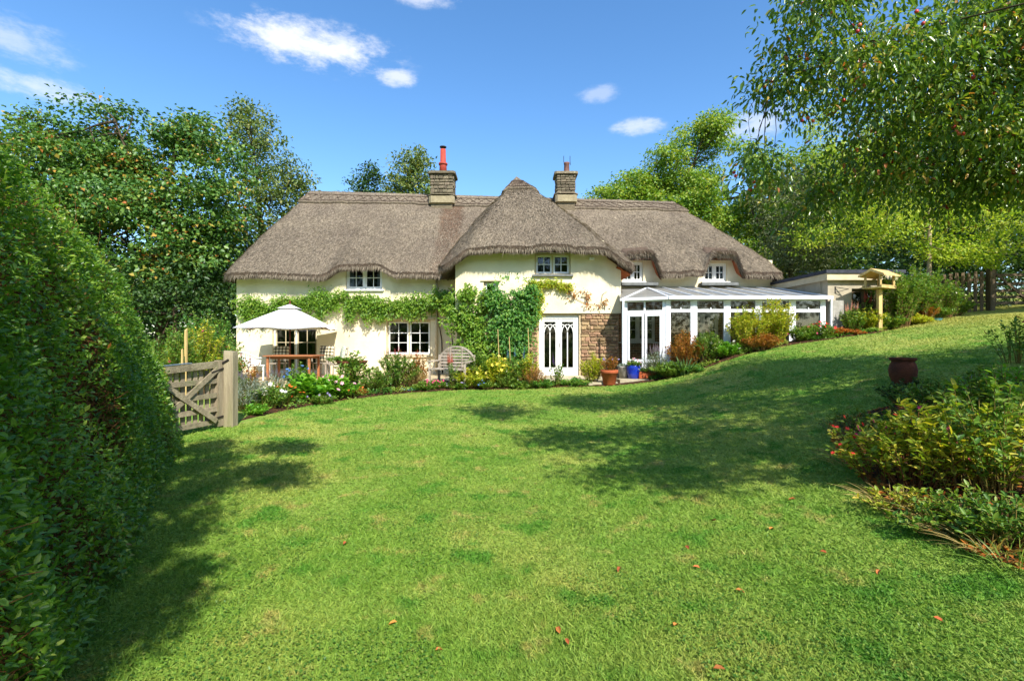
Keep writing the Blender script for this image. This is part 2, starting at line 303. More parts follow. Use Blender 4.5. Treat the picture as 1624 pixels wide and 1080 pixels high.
LF = {
 'hedge': leafmat('privet_leaf', [S(66, 108, 36), S(96, 138, 46), S(134, 166, 60), S(178, 188, 88), S(176, 112, 62)], .45, .34, .55, [0, .45, .8, .96, 1]),
 'maple': leafmat('sycamore_leaf', [S(52, 88, 38), S(80, 118, 48), S(122, 148, 66), S(182, 148, 62), S(166, 98, 48)], .26, .42, .4, [0, .5, .84, .93, 1]),
 'dark': leafmat('dark_green_leaf', [S(38, 64, 30), S(56, 86, 38), S(84, 108, 48)], .28, .45, .35),
 'ash': leafmat('ash_leaf', [S(62, 88, 44), S(86, 110, 52), S(120, 136, 70), S(152, 150, 86)], .3, .5, .35),
 'oak': leafmat('oak_leaf', [S(66, 104, 32), S(98, 136, 42), S(138, 162, 56), S(164, 166, 72)], .4, .45, .4),
 'lime': leafmat('robinia_leaf', [S(92, 130, 36), S(130, 160, 46), S(168, 184, 62), S(192, 192, 84)], .45, .45, .35),
 'grey': leafmat('grey_green_leaf', [S(82, 96, 66), S(112, 122, 84), S(142, 144, 104)], .3, .55, .3),
 'crab': leafmat('crab_apple_leaf', [S(66, 100, 36), S(98, 130, 46), S(138, 156, 64), S(182, 164, 76), S(172, 104, 58)], .42, .28, .6, [0, .5, .82, .93, 1]),
 'wist': leafmat('wisteria_leaf', [S(70, 112, 32), S(98, 138, 40), S(132, 160, 54), S(158, 170, 74)], .38, .45, .4),
 'teal': leafmat('ceanothus_leaf', [S(46, 98, 42), S(70, 126, 50), S(112, 154, 62), S(160, 176, 74)], .3, .45, .4),
 'yg': leafmat('yellow_green_leaf', [S(106, 138, 34), S(146, 166, 44), S(184, 182, 60), S(202, 188, 70)], .4, .45, .35),
 'mid': leafmat('garden_leaf', [S(58, 98, 34), S(84, 124, 42), S(118, 146, 54), S(140, 150, 66)], .33, .45, .4),
 'lush': leafmat('lush_leaf', [S(76, 134, 34), S(104, 158, 42), S(140, 178, 54)], .38, .4, .4),
 'silver': leafmat('silver_leaf', [S(112, 130, 118), S(140, 154, 140), S(164, 172, 156)], .2, .6, .2),
 'bronze': leafmat('bronze_leaf', [S(116, 92, 42), S(150, 112, 50), S(176, 104, 48), S(122, 130, 52)], .35, .5, .3),
 'rust': leafmat('rust_leaf', [S(176, 96, 44), S(196, 124, 56), S(150, 78, 40), S(140, 140, 60)], .35, .5, .3),
 'sword': leafmat('sword_leaf', [S(56, 84, 54), S(78, 106, 64), S(108, 128, 72)], .25, .4, .4),
 'straw': leafmat('dry_grass', [S(150, 128, 78), S(180, 158, 102), S(120, 118, 60)], .3, .6, .2),
 'hyper': leafmat('hypericum_leaf', [S(104, 136, 40), S(142, 164, 54), S(182, 180, 70), S(206, 178, 78), S(196, 98, 52)], .38, .45, .4, [0, .4, .72, .92, 1]),
}
def flower(name, c1, c2): return leafmat(name, [c1, c2], .3, .6, .2)
FL = {'white': flower('white_petal', S(240, 238, 230), S(226, 222, 210)), 'pink': flower('pink_petal', S(222, 92, 138), S(200, 60, 110)),
 'red': flower('red_petal', S(206, 50, 48), S(224, 84, 70)), 'yellow': flower('yellow_petal', S(240, 214, 70), S(236, 226, 130)),
 'purple': flower('purple_petal', S(98, 58, 168), S(74, 44, 140)), 'blue': flower('blue_petal', S(110, 150, 222), S(88, 124, 204)),
 'lilac': flower('lilac_petal', S(168, 156, 196), S(142, 132, 178)), 'orange': flower('orange_petal', S(226, 128, 50), S(206, 96, 44)),
 'berry': leafmat('ripe_berry', [S(206, 62, 58), S(224, 122, 72), S(176, 44, 56)], .05, .3, .5), 'palepink': flower('pale_pink_petal', S(238, 196, 204), S(226, 160, 178)),
 'crimson': flower('crimson_petal', S(136, 32, 58), S(110, 24, 48))}

# ------------------------------------------------------------------ leaf cloud and plant builders
def leaf_arrays(P, D, Nn, L, W, six=False, fold=.25, droop=.12):
    n = len(P); D = unit(D); Sd = unit(np.cross(D, Nn)); Up = np.cross(Sd, D)
    L = np.broadcast_to(L, (n,))[:, None]; W = np.broadcast_to(W, (n,))[:, None]
    if six:
        T = [(0, 0, 0), (.3, -.46, fold), (.7, -.38, fold*.6), (1, 0, -droop), (.7, .38, fold*.6), (.3, .46, fold)]
        Fq = np.array([[0, 1, 2, 3], [0, 3, 4, 5]])
    else:
        T = [(0, 0, 0), (.45, -.5, fold), (1, 0, -droop), (.45, .5, fold)]; Fq = np.array([[0, 1, 2], [0, 2, 3]])
    V = np.stack([P+D*L*a+Sd*W*b+Up*W*c for a, b, c in T], 1); k = len(T)
    Fc = (Fq[None]+(np.arange(n)*k)[:, None, None]).reshape(-1, Fq.shape[1])
    return V.reshape(-1, 3), Fc, k
def leaves(name, P, D, Nn, L, W, mat, parent, six=False, fold=.25, droop=.12, rnd=None, kind='stuff', **kw):
    V, Fc, k = leaf_arrays(P, D, Nn, L, W, six, fold, droop)
    if rnd is None: rnd = rng.random(len(P))
    return part(name, V, Fc, mat, parent, attrs={'rnd': np.repeat(rnd, k)}, kind=kind, **kw)
def stem_tubes(C, r0, r1):
    """C: (n,m,3) polylines -> three-sided tapered stems"""
    n, m, _ = C.shape; T = unit(np.gradient(C, axis=1)); ref = np.array((.3, .9, .2)); A = unit(np.cross(T, ref)); B = np.cross(T, A)
    rad = (r0+(r1-r0)*np.linspace(0, 1, m))[None, :, None]
    rings = [C+rad*(math.cos(t)*A+math.sin(t)*B) for t in (0, 2.094, 4.189)]
    V = np.stack(rings, 2).reshape(-1, 3)
    i, j, k = np.meshgrid(np.arange(n), np.arange(m-1), np.arange(3), indexing='ij'); b = i*m*3+j*3
    Fc = np.stack([b+k, b+(k+1) % 3, b+3+(k+1) % 3, b+3+k], -1).reshape(-1, 4); return V, Fc
def rdir(n, g=rng): v = g.normal(size=(n, 3)); return unit(v)
def fan_curves(loc, r, h, ns, g, m=6, spread=.35, dome=.45, sag=0.):
    th = g.random(ns)*2*np.pi; q = np.sqrt(g.random(ns)); b = np.stack([np.cos(th)*q*r*spread, np.sin(th)*q*r*spread, np.zeros(ns)-.04], 1)
    th2 = th+g.normal(size=ns)*.35; tipz = h*(1-dome*q**2)*(.72+.28*g.random(ns)); tip = np.stack([np.cos(th2)*q*r, np.sin(th2)*q*r, tipz], 1)
    mid = b*.6+tip*.4; mid[:, 2] = tip[:, 2]*(.62+.1*g.random(ns)); tip[:, 2] -= sag*q*h
    t = np.linspace(0, 1, m)[None, :, None]
    C = (1-t)**2*b[:, None]+2*t*(1-t)*mid[:, None]+t*t*tip[:, None]; return C+np.asarray(loc)
def along(C, tt, idx):
    m = C.shape[1]; f = tt*(m-1); i = np.minimum(f.astype(int), m-2); w = (f-i)[:, None]
    return C[idx, i]*(1-w)+C[idx, i+1]*w, unit(C[idx, i+1]-C[idx, i])
def blossoms(P, size, g, petals=6, up=.7):
    n = len(P); ax = unit(rdir(n, g)*.6+np.array((0, -.5, up))); a = unit(np.cross(ax, rdir(n, g))); b = np.cross(ax, a)
    th = np.arange(petals)/petals*2*np.pi
    D = np.cos(th)[None, :, None]*a[:, None]+np.sin(th)[None, :, None]*b[:, None]+.25*ax[:, None]
    return np.repeat(P, petals, 0), D.reshape(-1, 3), np.repeat(ax, petals, 0)
def plant(name, label, cat, loc, r, h, leaf, mat, ns=26, per=16, t0=.2, flow=None, six=False, seed=0, stemmat='stem', sr=.006, spread=.35, dome=.45, up=.25, group=None, aspect=.45, lsag=0.):
    """stems fanning from the base, leaves set along them, flowers at the tips"""
    g = np.random.default_rng(seed*7+11); root = thing(name, label, cat, tuple(loc), group)
    C = fan_curves(loc, r, h, ns, g, spread=spread, dome=dome, sag=lsag); V, Fc = stem_tubes(C, sr, sr*.4); part('stems', V, Fc, MT[stemmat], root, kind='stuff')
    n = ns*per; idx = np.repeat(np.arange(ns), per); tt = t0+(1-t0)*g.random(n)**.8
    P, T = along(C, tt, idx); D = unit(rdir(n, g)*np.array((1, 1, .45))+T*.3+np.array((0, 0, up))); Nn = unit(np.array((0, 0, 1.))+rdir(n, g)*.5)
    L = leaf*(.6+.6*g.random(n)); P = P+rdir(n, g)*leaf*.25
    leaves('foliage', P, D, Nn, L, L*aspect, LF[mat] if mat in LF else mat, root, six, rnd=np.clip(g.random(n)*.75+.25*vnoise(P, 3.)*.5+.12, 0, 1))
    if flow:
        fm, cnt, size, mode = flow
        if mode == 'tip':
            ii = g.integers(0, ns, cnt); p, _ = along(C, .9+.1*g.random(cnt), ii); p = p+rdir(cnt, g)*leaf*.7+np.array((0, -.02, .03))
            a, b, c = blossoms(p, size, g); leaves('flowers', a, b, c, size*.55, size*.4, FL[fm], root)
        else:
            ns2 = min(cnt, ns); ii = np.argsort(-C[:, -1, 2])[:ns2]; k = 34; tip = C[ii, -1]; up_ = unit(C[ii, -1]-C[ii, -2])*.5+np.array((0, 0, .6)); up_ = unit(up_)
            z = np.tile(np.linspace(0, 1, k), ns2); tp = np.repeat(tip, k, 0)+np.repeat(up_, k, 0)*(z*size)[:, None]
            a = np.tile(np.arange(k)*2.4, ns2); rad = size*.11*(1.05-z)
            d = np.stack([np.cos(a), np.sin(a), np.full(len(a), .25)], 1); leaves('flower_spires', tp, d, np.tile((0, 0, 1.), (len(a), 1)), rad+.012, rad*.8+.008, FL[fm], root)
            V2, F2 = stem_tubes(np.stack([tip, tip+up_*size*.5, tip+up_*size], 1), sr*.6, sr*.3); part('spire_stems', V2, F2, MT['stem'], root, kind='stuff')
    return root
def blades(name, label, cat, loc, r, h, n, mat, w=.03, seed=0, arch=.5, group=None, parent=None, pname='blades'):
    """sword or grass leaves: arching strips of five cross-sections"""
    g = np.random.default_rng(seed*5+3); root = parent or thing(name, label, cat, tuple(loc), group)
    C = fan_curves(loc, r, h, n, g, m=6, spread=.25, dome=.2, sag=arch*.4); T = unit(np.gradient(C, axis=1)); Sd = unit(np.cross(T, rdir(n, g)[:, None, :]))
    ww = w*np.array((.7, 1, 1, .8, .5, .05))[None, :, None]; V = np.stack([C-Sd*ww/2, C+Sd*ww/2], 2).reshape(-1, 3)
    i, j = np.meshgrid(np.arange(n), np.arange(5), indexing='ij'); b = i*12+j*2; Fc = np.stack([b, b+1, b+3, b+2], -1).reshape(-1, 4)
    part(pname, V, Fc, LF[mat], root, attrs={'rnd': np.repeat(g.random(n), 12)}, kind='stuff'); return root
def limb(a, b, g, bend=.18, m=7):
    a, b = np.asarray(a, float), np.asarray(b, float); d = b-a; Ln = np.linalg.norm(d); t = np.linspace(0, 1, m)[:, None]
    c = (a+b)/2+g.normal(size=3)*Ln*bend*.6+np.array((0, 0, Ln*bend*.5)); P = (1-t)**2*a+2*t*(1-t)*c+t*t*b; return P
def tree(name, label, base, height, tr, lobes, nleaf, leaf, mat, seed=1, cat='tree', bark='bark', cl=.42, per=26, six=False, droop=0., flat=.6, shell=.5, sub=7, group=None, lean=(0, 0), aspect=.62, trunk_top=.62, lsc=1., gap=-2., gs=.6, bend=.15):
    g = np.random.default_rng(seed); base = np.asarray(base, float); root = thing(name, label, cat, tuple(base), group); mb = MB()
    top = base+np.array((lean[0], lean[1], height*trunk_top)); tp = limb(base-np.array((0, 0, .3)), top, g, .05, 9); mb.tube(tp, np.linspace(tr, tr*.45, 9)*np.array([1.35]+[1]*8), 10)
    hubs = []; P = []; vol = np.array([l[3]*l[4]*l[5] for l in lobes])**.75; cnt = (vol/vol.sum()*nleaf/per).astype(int)+1
    for (cx, cy, cz, rx, ry, rz), nc in zip(lobes, cnt):
        c = np.array((cx, cy, cz)); src = [tp[k] for k in range(4, 9)]+hubs; qi = int(np.argmin([np.linalg.norm(q_-c)*(1 if k < 5 else 1.25) for k, q_ in enumerate(src)])); lb = limb(src[qi], c, g, bend); hubs.append(c)
        mb.tube(lb, np.linspace(tr*.42, tr*.12, 7)*lsc*(1 if qi < 5 else .45), 6)
        d = rdir(nc, g); rr = g.random(nc)**shell; rr *= 1+.28*vnoise(d*2+c, 1.3)
        pts = c+d*rr[:, None]*np.array((rx, ry, rz)); kk = vnoise(pts+seed, gs) > gap; pts, rr = pts[kk], rr[kk]; P.append(pts)
        for e in pts[np.argsort(-rr)[:sub*3:3]]: mb.tube(limb(lb[int(g.integers(3, 7))], e, g, bend, 5), np.linspace(tr*.11, tr*.025, 5)*lsc, 4, False)
    P = np.concatenate(P); n = len(P)*per; idx = np.repeat(np.arange(len(P)), per)
    cs = cl*(.6+.8*g.random(len(P)))
    off = rdir(n, g)*(g.random(n)**.5)[:, None]*cs[idx][:, None]*np.array((1, 1, flat))
    Q = P[idx]+off; Q[:, 2] -= droop*np.hypot(off[:, 0], off[:, 1])
    D = unit(off/ (cs[idx][:, None]+1e-6)+rdir(n, g)*.6+np.array((0, 0, -.25-droop))); Nn = unit(np.array((0, -.25, 1.))+rdir(n, g)*.75)
    L = leaf*(.6+.7*g.random(n)); rn = np.clip(.5+.3*(g.random(n)-.5)*2+.28*(g.random(len(P))[idx]-.5)*2, 0, 1)
    mb.build('trunk', MT[bark], root, True); leaves('crown', Q, D, Nn, L, L*aspect, LF[mat], root, six, rnd=rn)
    return root, P

# ------------------------------------------------------------------ terrain
TX = np.array([-1500, -60, -30, -12, -8, -4, 0, 2, 3.3, 4.4, 5, 5.8, 6.8, 8.6, 10.4, 12.5, 17, 30, 60, 1500.])
TY = np.array([-1500, -30, -3, 3, 8, 13.4, 18, 30, 60, 1500.])
_n3 = [0, 0, 0, 0, 0, 0, 0, .06, .2, .4, .53, .7, .9, 1.2, 1.5, 1.8, 2.2, 3.0, 4, 5]
_n8 = [0, 0, 0, .02, .05, .03, .03, .1, .27, .5, .66, .88, 1.1, 1.4, 1.65, 1.95, 2.4, 3.2, 4.4, 6]
_n13 = [.2, .2, .2, .2, .2, .2, .25, .31, .40, .54, .74, 1.06, 1.36, 1.60, 1.81, 2.12, 2.5, 3.4, 4.8, 7]
_n18 = [.3, .3, .3, .3, .3, .3, .3, .35, .42, .56, .76, 1.1, 1.4, 1.66, 1.9, 2.25, 2.62, 3.6, 5, 8]
_n30 = [.5, .5, .5, .5, .5, .5, .5, .6, .7, .9, 1.1, 1.4, 1.7, 2.0, 2.4, 2.9, 3.4, 4.4, 6, 9]
_n60 = [2, 2, 2, 2, 2, 2, 2, 2, 2.1, 2.2, 2.3, 2.5, 2.8, 3.2, 3.6, 4, 4.6, 6, 8, 12]
TZ = np.array([_n3, _n3, _n3, _n3, _n8, _n13, _n18, _n30, _n60, [8]*20], float)
def _bil(X, Y):
    X, Y = np.asarray(X, float), np.asarray(Y, float)
    i = np.clip(np.searchsorted(TX, X)-1, 0, len(TX)-2); j = np.clip(np.searchsorted(TY, Y)-1, 0, len(TY)-2)
    u = np.clip((X-TX[i])/(TX[i+1]-TX[i]), 0, 1); v = np.clip((Y-TY[j])/(TY[j+1]-TY[j]), 0, 1)
    return (1-u)*(1-v)*TZ[j, i]+u*(1-v)*TZ[j, i+1]+(1-u)*v*TZ[j+1, i]+u*v*TZ[j+1, i+1]
def zt(X, Y):
    X, Y = np.broadcast_arrays(np.asarray(X, float), np.asarray(Y, float))
    z = 0
    for a in (-.5, 0, .5):
        for b in (-.9, 0, .9): z = z+_bil(X+a, Y+b)/9
    w = sstep(14.0, 14.35, Y)*(1-sstep(23.2, 25, Y))*(1-sstep(9.35, 9.6, X))*sstep(-10.6, -10.2, X)     # levelled for house and conservatory
    z = z*(1-w)+w*np.minimum(z, .30)
    return z+.018*vnoise(np.stack([X, Y, X*0], -1), .7)+.010*vnoise(np.stack([X, Y, X*0+5], -1), 2.1)
def Z(x, y): return float(zt(x, y))
def ground_at(px, py):
    """where the photograph's ray through a pixel meets the terrain"""
    y = np.linspace(.8, 40, 4000); x = (px-812)/F*y; zr = CAMZ+(540-py)/F*y
    k = np.argmax(zr <= zt(x, y)); return float(x[k]), float(y[k])
def graded(lo, hi, fine0, fine1, st):
    a = np.arange(fine0, fine1+1e-6, st); l, r = [], []; s_ = st; v = fine0
    while v > lo: s_ *= 1.35; v -= s_; l.append(v)
    s_ = st; v = fine1
    while v < hi: s_ *= 1.35; v += s_; r.append(v)
    return np.concatenate([np.array(l[::-1]), a, np.array(r)])
gx = graded(-1500, 1500, -14, 20, .2); gy = graded(-1500, 1500, -2, 26, .2)
GX, GY = np.meshgrid(gx, gy, indexing='ij'); GV = np.stack([GX, GY, zt(GX, GY)], -1).reshape(-1, 3)
def lawnmat(name, blade=False):
    m, nt, b = newmat(name); L = nt.links; g = N(nt, 'ShaderNodeNewGeometry')
    def noise(sc, det, p0, p1):
        n = N(nt, 'ShaderNodeTexNoise'); setin(n, Scale=sc, Detail=det, Roughness=.6); L.new(g.outputs['Position'], n.inputs['Vector'])
        r = N(nt, 'ShaderNodeMapRange', interpolation_type='SMOOTHSTEP'); setin(r, From_Min=p0, From_Max=p1); L.new(n.outputs['Fac'], r.inputs['Value']); return r.outputs[0]
    def mix(f, a, b_):
        x = N(nt, 'ShaderNodeMixRGB')
        for i, v in enumerate((f, a, b_)):
            if isinstance(v, tuple): x.inputs[i].default_value = v
            else: L.new(v, x.inputs[i])
        return x.outputs[0]
    c = mix(noise(1.3, 5.0, .38, .62), S(118, 152, 58), S(134, 160, 68))
    c = mix(noise(.45, 4.0, .46, .68), c, S(162, 170, 84))
    c = mix(noise(3.1, 5.0, .56, .70), c, S(168, 162, 90))
    c = mix(noise(1.9, 4.0, .54, .66), c, S(92, 140, 48))
    sp = N(nt, 'ShaderNodeSeparateXYZ'); L.new(g.outputs['Position'], sp.inputs[0])        # drier turf on the crest of the bank
    r = N(nt, 'ShaderNodeMapRange', interpolation_type='SMOOTHSTEP'); setin(r, From_Min=1.55, From_Max=2.3, To_Max=.65); L.new(sp.outputs[2], r.inputs['Value'])
    c = mix(r.outputs[0], c, S(172, 162, 84))
    if blade:
        a = N(nt, 'ShaderNodeAttribute', attribute_name='rnd'); cr = N(nt, 'ShaderNodeValToRGB'); L.new(a.outputs['Fac'], cr.inputs[0]); e = cr.color_ramp.elements
        e[0].color = (.62, .74, .6, 1); e[1].color = (1.45, 1.3, 1.5, 1); e.new(.55).color = (.95, 1, .85, 1); e.new(.93).color = (1.25, 1.15, 1.0, 1)
        x = N(nt, 'ShaderNodeMixRGB', blend_type='MULTIPLY'); x.inputs[0].default_value = 1; L.new(c, x.inputs[1]); L.new(cr.outputs[0], x.inputs[2]); c = x.outputs[0]
        tb = N(nt, 'ShaderNodeBsdfTranslucent'); L.new(c, tb.inputs[0]); mx_ = N(nt, 'ShaderNodeMixShader'); mx_.inputs[0].default_value = .35
        L.new(b.outputs[0], mx_.inputs[1]); L.new(tb.outputs[0], mx_.inputs[2]); L.new(mx_.outputs[0], nt.nodes['Material Output'].inputs['Surface'])
    else:
        c = mix(noise(38.0, 6.0, .46, .70), c, S(76, 80, 38)); bp = N(nt, 'ShaderNodeBump'); setin(bp, Strength=.8, Distance=.03)
        n = N(nt, 'ShaderNodeTexNoise'); setin(n, Scale=60.0, Detail=8.0); L.new(g.outputs['Position'], n.inputs['Vector']); L.new(n.outputs['Fac'], bp.inputs['Height']); L.new(bp.outputs[0], b.inputs['Normal'])
    L.new(c, b.inputs['Base Color']); setin(b, Roughness=.6 if blade else .9); b.inputs['Specular IOR Level'].default_value = .25 if blade else .1
    return m
MT['lawn'] = lawnmat('lawn_turf'); MT['blade'] = lawnmat('grass_blade', True)
part('lawn', GV, grid_faces(len(gx), len(gy)), MT['lawn'], smooth=True, kind='structure')

# flower beds: soil sheets laid on the terrain
BED = np.array([ground_at(*p) for p in [(372, 670), (410, 660), (450, 652), (500, 642), (545, 635), (600, 628), (650, 623)]]+[(-1.4, 13.45), (0, 13.5), (1.5, 13.5), (2.6, 13.4), (3.3, 13.3), (4.4, 13.4), (5.2, 13.3), (5.9, 13.2), (6.9, 13.3), (8.6, 13.5), (10.3, 13.6), (12.0, 14.6), (13.6, 15.4), (15.2, 17.4), (17.5, 18.6)])
BED = BED[np.argsort(BED[:, 0])]
def bed_front(x): return np.interp(x, BED[:, 0], BED[:, 1])
def in_bed(x, y): return (x > BED[0, 0]) & (x < 17.5) & (y > bed_front(x))
RB = np.array([ground_at(*p) for p in [(1330, 655), (1322, 690), (1345, 735), (1400, 790), (1470, 840), (1550, 880), (1640, 915)]])   # edge of the near right bed
RBo = RB[np.argsort(RB[:, 1])]
def in_rbed(x, y): return (y < RBo[-1, 1]-.3) & (y > 0.5) & (x > np.interp(y, RBo[:, 1], RBo[:, 0]))
bx = np.linspace(BED[0, 0], 17.5, 200); bs = np.linspace(0, 1, 30); BXX = np.repeat(bx[:, None], 30, 1)
back = np.where(bx < 3.2, 15.0, np.where(bx < 9.4, 14.42, np.where(bx < 12, 14.52, 19.5))); f0 = bed_front(bx)+.03*np.sin(bx*9)
BYY = f0[:, None]+(np.maximum(back, f0+.3)-f0)[:, None]*bs[None]; BZ = zt(BXX, BYY)+.035*np.minimum(bs*12, 1)[None]+.02*vnoise(np.stack([BXX, BYY, BXX*0], -1), 6.)
part('flower_bed', np.stack([BXX, BYY, BZ+.004], -1).reshape(-1, 3), grid_faces(200, 30), MT['soil'], smooth=True, kind='structure')
ry = np.linspace(.6, RBo[-1, 1]-.3, 70); rx0 = np.interp(ry, RBo[:, 1], RBo[:, 0]); rs = np.linspace(0, 1, 50)
RXX = rx0[:, None]+rs[None]*4.5+.05*np.sin(ry*7)[:, None]; RYY = np.repeat(ry[:, None], 50, 1); RZ = zt(RXX, RYY)+.03*np.minimum(rs*12, 1)[None]+.025*vnoise(np.stack([RXX, RYY, RXX*0], -1), 7.)
part('shrub_bed', np.stack([RXX, RYY, RZ+.005], -1).reshape(-1, 3), grid_faces(70, 50)[:, ::-1], MT['soil'], smooth=True, kind='structure')
# patio in front of the cottage
PZ = .42
pt = part('patio', *(lambda m: (np.concatenate(m.V), m.F))(MB().box(-10.2, 3.42, 14.35, 17.6, .1, PZ-.03)), MT['mortar'], kind='structure')
sm = MB().box(-.29, .29, -.29, .29, 0, .03); slab_me = mesh_of('paving_slab', np.concatenate(sm.V), sm.F, MT['slab'])
for i in range(9):
    for j in range(5):
        if (x := -1.8+i*.6) < 3.2: inst('paving_slab', slab_me, pt, (x, 14.68+j*.6, PZ-.03+.004*random.random()))
sm = MB().box(-.42, .42, -.24, .24, -.12, .03)
me2 = mesh_of('stone_flag', np.concatenate(sm.V), sm.F, MT['slab'])
for x, y in ((2.55, 13.78), (3.45, 13.8), (2.6, 14.12), (3.5, 14.16)): inst('stone_flag', me2, pt, (x, y, Z(x, y)+.06))

# ------------------------------------------------------------------ cottage
house = thing('thatched_cottage', 'long cream cottage with grey thatched roof, two chimneys and a projecting middle wing', 'cottage', (0, 17.5, .3))
def wall_panel(mb, x0, x1, z0, z1, y, th, ops):
    """a wall with real openings: front at y, back at y+th"""
    xs = sorted({x0, x1}|{v for o in ops for v in o[:2]}); zs = sorted({z0, z1}|{v for o in ops for v in o[2:4]})
    hole = lambda a, b: any(o[0] < a < o[1] and o[2] < b < o[3] for o in ops)
    for i in range(len(xs)-1):
        for j in range(len(zs)-1):
            if hole((xs[i]+xs[i+1])/2, (zs[j]+zs[j+1])/2): continue
            a, b, c, d = xs[i], xs[i+1], zs[j], zs[j+1]
            mb.add([(a, y, c), (b, y, c), (b, y, d), (a, y, d)], [(0, 1, 2, 3)]); mb.add([(a, y+th, c), (b, y+th, c), (b, y+th, d), (a, y+th, d)], [(3, 2, 1, 0)])
    for a, b, c, d in [o[:4] for o in ops]+[(x0, x1, z0, z1)]:
        mb.add([(a, y, c), (b, y, c), (b, y, d), (a, y, d), (a, y+th, c), (b, y+th, c), (b, y+th, d), (a, y+th, d)], [(0, 4, 5, 1), (1, 5, 6, 2), (2, 6, 7, 3), (3, 7, 4, 0)])
    return mb
YM, YW = 17.5, 15.8
W1 = (-6.02, -4.70, 3.44, 4.30); W2 = (-8.67, -7.05, .44, 2.12); W3 = (-4.55, -2.94, 1.05, 2.33)
W4 = (.74, 1.92, 3.74, 4.44); W5 = (-.93, -.45, 2.88, 3.52); W6 = (4.00, 4.75, 3.72, 4.44); W7 = (6.92, 7.78, 3.72, 4.40); WD = (.885, 2.20, .42, 2.44)
wall_panel(MB(), -9.97, -1.62, -.2, 4.42, YM, .45, [W1, W2, W3]).build('wall', MT['render'], house)
up = wall_panel(MB(), 3.30, 9.42, 3.40, 4.50, YM, .45, [W6, W7]); up.build('wall', MT['render'], house)
def stonewallmat():
    m, nt, b = newmat('rubble_wall'); L = nt.links; t = N(nt, 'ShaderNodeNewGeometry'); mp = N(nt, 'ShaderNodeMapping'); mp.inputs['Rotation'].default_value = (R(90), 0, 0); L.new(t.outputs['Position'], mp.inputs[0])
    br = N(nt, 'ShaderNodeTexBrick'); setin(br, Scale=4.2, Mortar_Size=.03, Color1=S(150, 112, 84), Color2=S(104, 84, 66), Mortar=S(186, 166, 130)); br.inputs['Brick Width'].default_value = .9; br.inputs['Row Height'].default_value = .38; L.new(mp.outputs[0], br.inputs['Vector'])
    L.new(br.outputs[0], b.inputs['Base Color']); setin(b, Roughness=.95); return m
MT['stonewall'] = stonewallmat()
WI1, WI2 = (3.95, 5.2, 1.55, 2.75), (6.4, 7.5, .5, 2.6)
wall_panel(MB(), 3.30, 9.42, -.2, 3.398, YM+.01, .45, [WI1, WI2]).build('stone_wall', MT['stonewall'], house)
MB().box(-9.97, -9.52, YM+.452, 23.0, -.2, 3.95).box(8.97, 9.42, YM+.462, 23.0, -.2, 3.95).box(-9.97, 9.42, 23.002, 23.4, -.2, 3.9).build('wall', MT['render'], house)
wing = wall_panel(MB(), -1.85, 3.56, 2.486, 4.46, YW, .4, [(.74, 1.92, 3.74, 4.459), W5]); wing.box(-1.3, .739, YW+.002, YW+.398, 4.462, 4.86).box(1.921, 3.0, YW+.002, YW+.398, 4.462, 4.86)
wing.box(-1.85, -1.47, YW+.402, YM-.002, -.2, 4.4).box(3.18, 3.56, YW+.402, YM-.002, -.2, 4.4); wing.build('wall', MT['render'], house)
low = wall_panel(MB(), -1.80, 3.50, -.2, 2.484, YW+.07, .33, [(.885, 2.20, -.1, 2.44)]); lowo = low.build('stone_panel', MT['mortar'], house)
def cham(sx=1, sy=1, sz=1, c=.12, jit=0., g=random):
    V = []
    for x in (-1, 1):
        for y in (-1, 1):
            for z in (-1, 1):
                j = [1+g.uniform(-jit, jit) for _ in range(3)]
                for k in range(3):
                    p = [x*.5*sx*j[0], y*.5*sy*j[1], z*.5*sz*j[2]]
                    for q in range(3):
                        if q != k: p[q] *= 1-2*c
                    V.append(p)
    bm = bmesh.new(); vs_ = [bm.verts.new(v) for v in V]; r = bmesh.ops.convex_hull(bm, input=vs_); bmesh.ops.dissolve_limit(bm, angle_limit=.02, verts=bm.verts, edges=bm.edges)
    bm.verts.index_update(); Vo = [v.co[:] for v in bm.verts]; Fo = [[v.index for v in f.verts] for f in bm.faces]; bm.free(); return np.array(Vo), Fo
random.seed(4)
STN = [mesh_of('stone', *cham(1, 1, 1, .1, .16), MT['stone']) for _ in range(7)]
CST = [mesh_of('stone', *cham(1, 1, 1, .1, .16), MT['chimstone']) for _ in range(6)]
def stone_course(parent, mes, x0, x1, z0, z1, y, hmin, hmax, wmin, wmax, axis='x', depth=.1):
    z = z0
    while z < z1-.03:
        h = min(random.uniform(hmin, hmax), z1-z); x = x0+0
        while x < x1-.03:
            w = random.uniform(wmin, wmax)
            if x1-x-w < wmin*.7: w = x1-x
            hh = h*random.uniform(.72, .98); p = (x+w/2, y+random.uniform(-.012, .012), z+h/2) if axis == 'x' else (y+random.uniform(-.012, .012), x+w/2, z+h/2)
            sc = (w*.90, depth, hh*.93) if axis == 'x' else (depth, w*.90, hh*.93)
            inst('stone', random.choice(mes), parent, p, (0, random.uniform(-.04, .04) if axis == 'x' else 0, 0), sc); x += w
        z += h
stone_course(lowo, STN, 2.26, 3.48, .38, 2.46, YW+.06, .06, .15, .10, .30)
stone_course(lowo, STN, .25, .84, .38, 2.46, YW+.06, .07, .16, .10, .26)

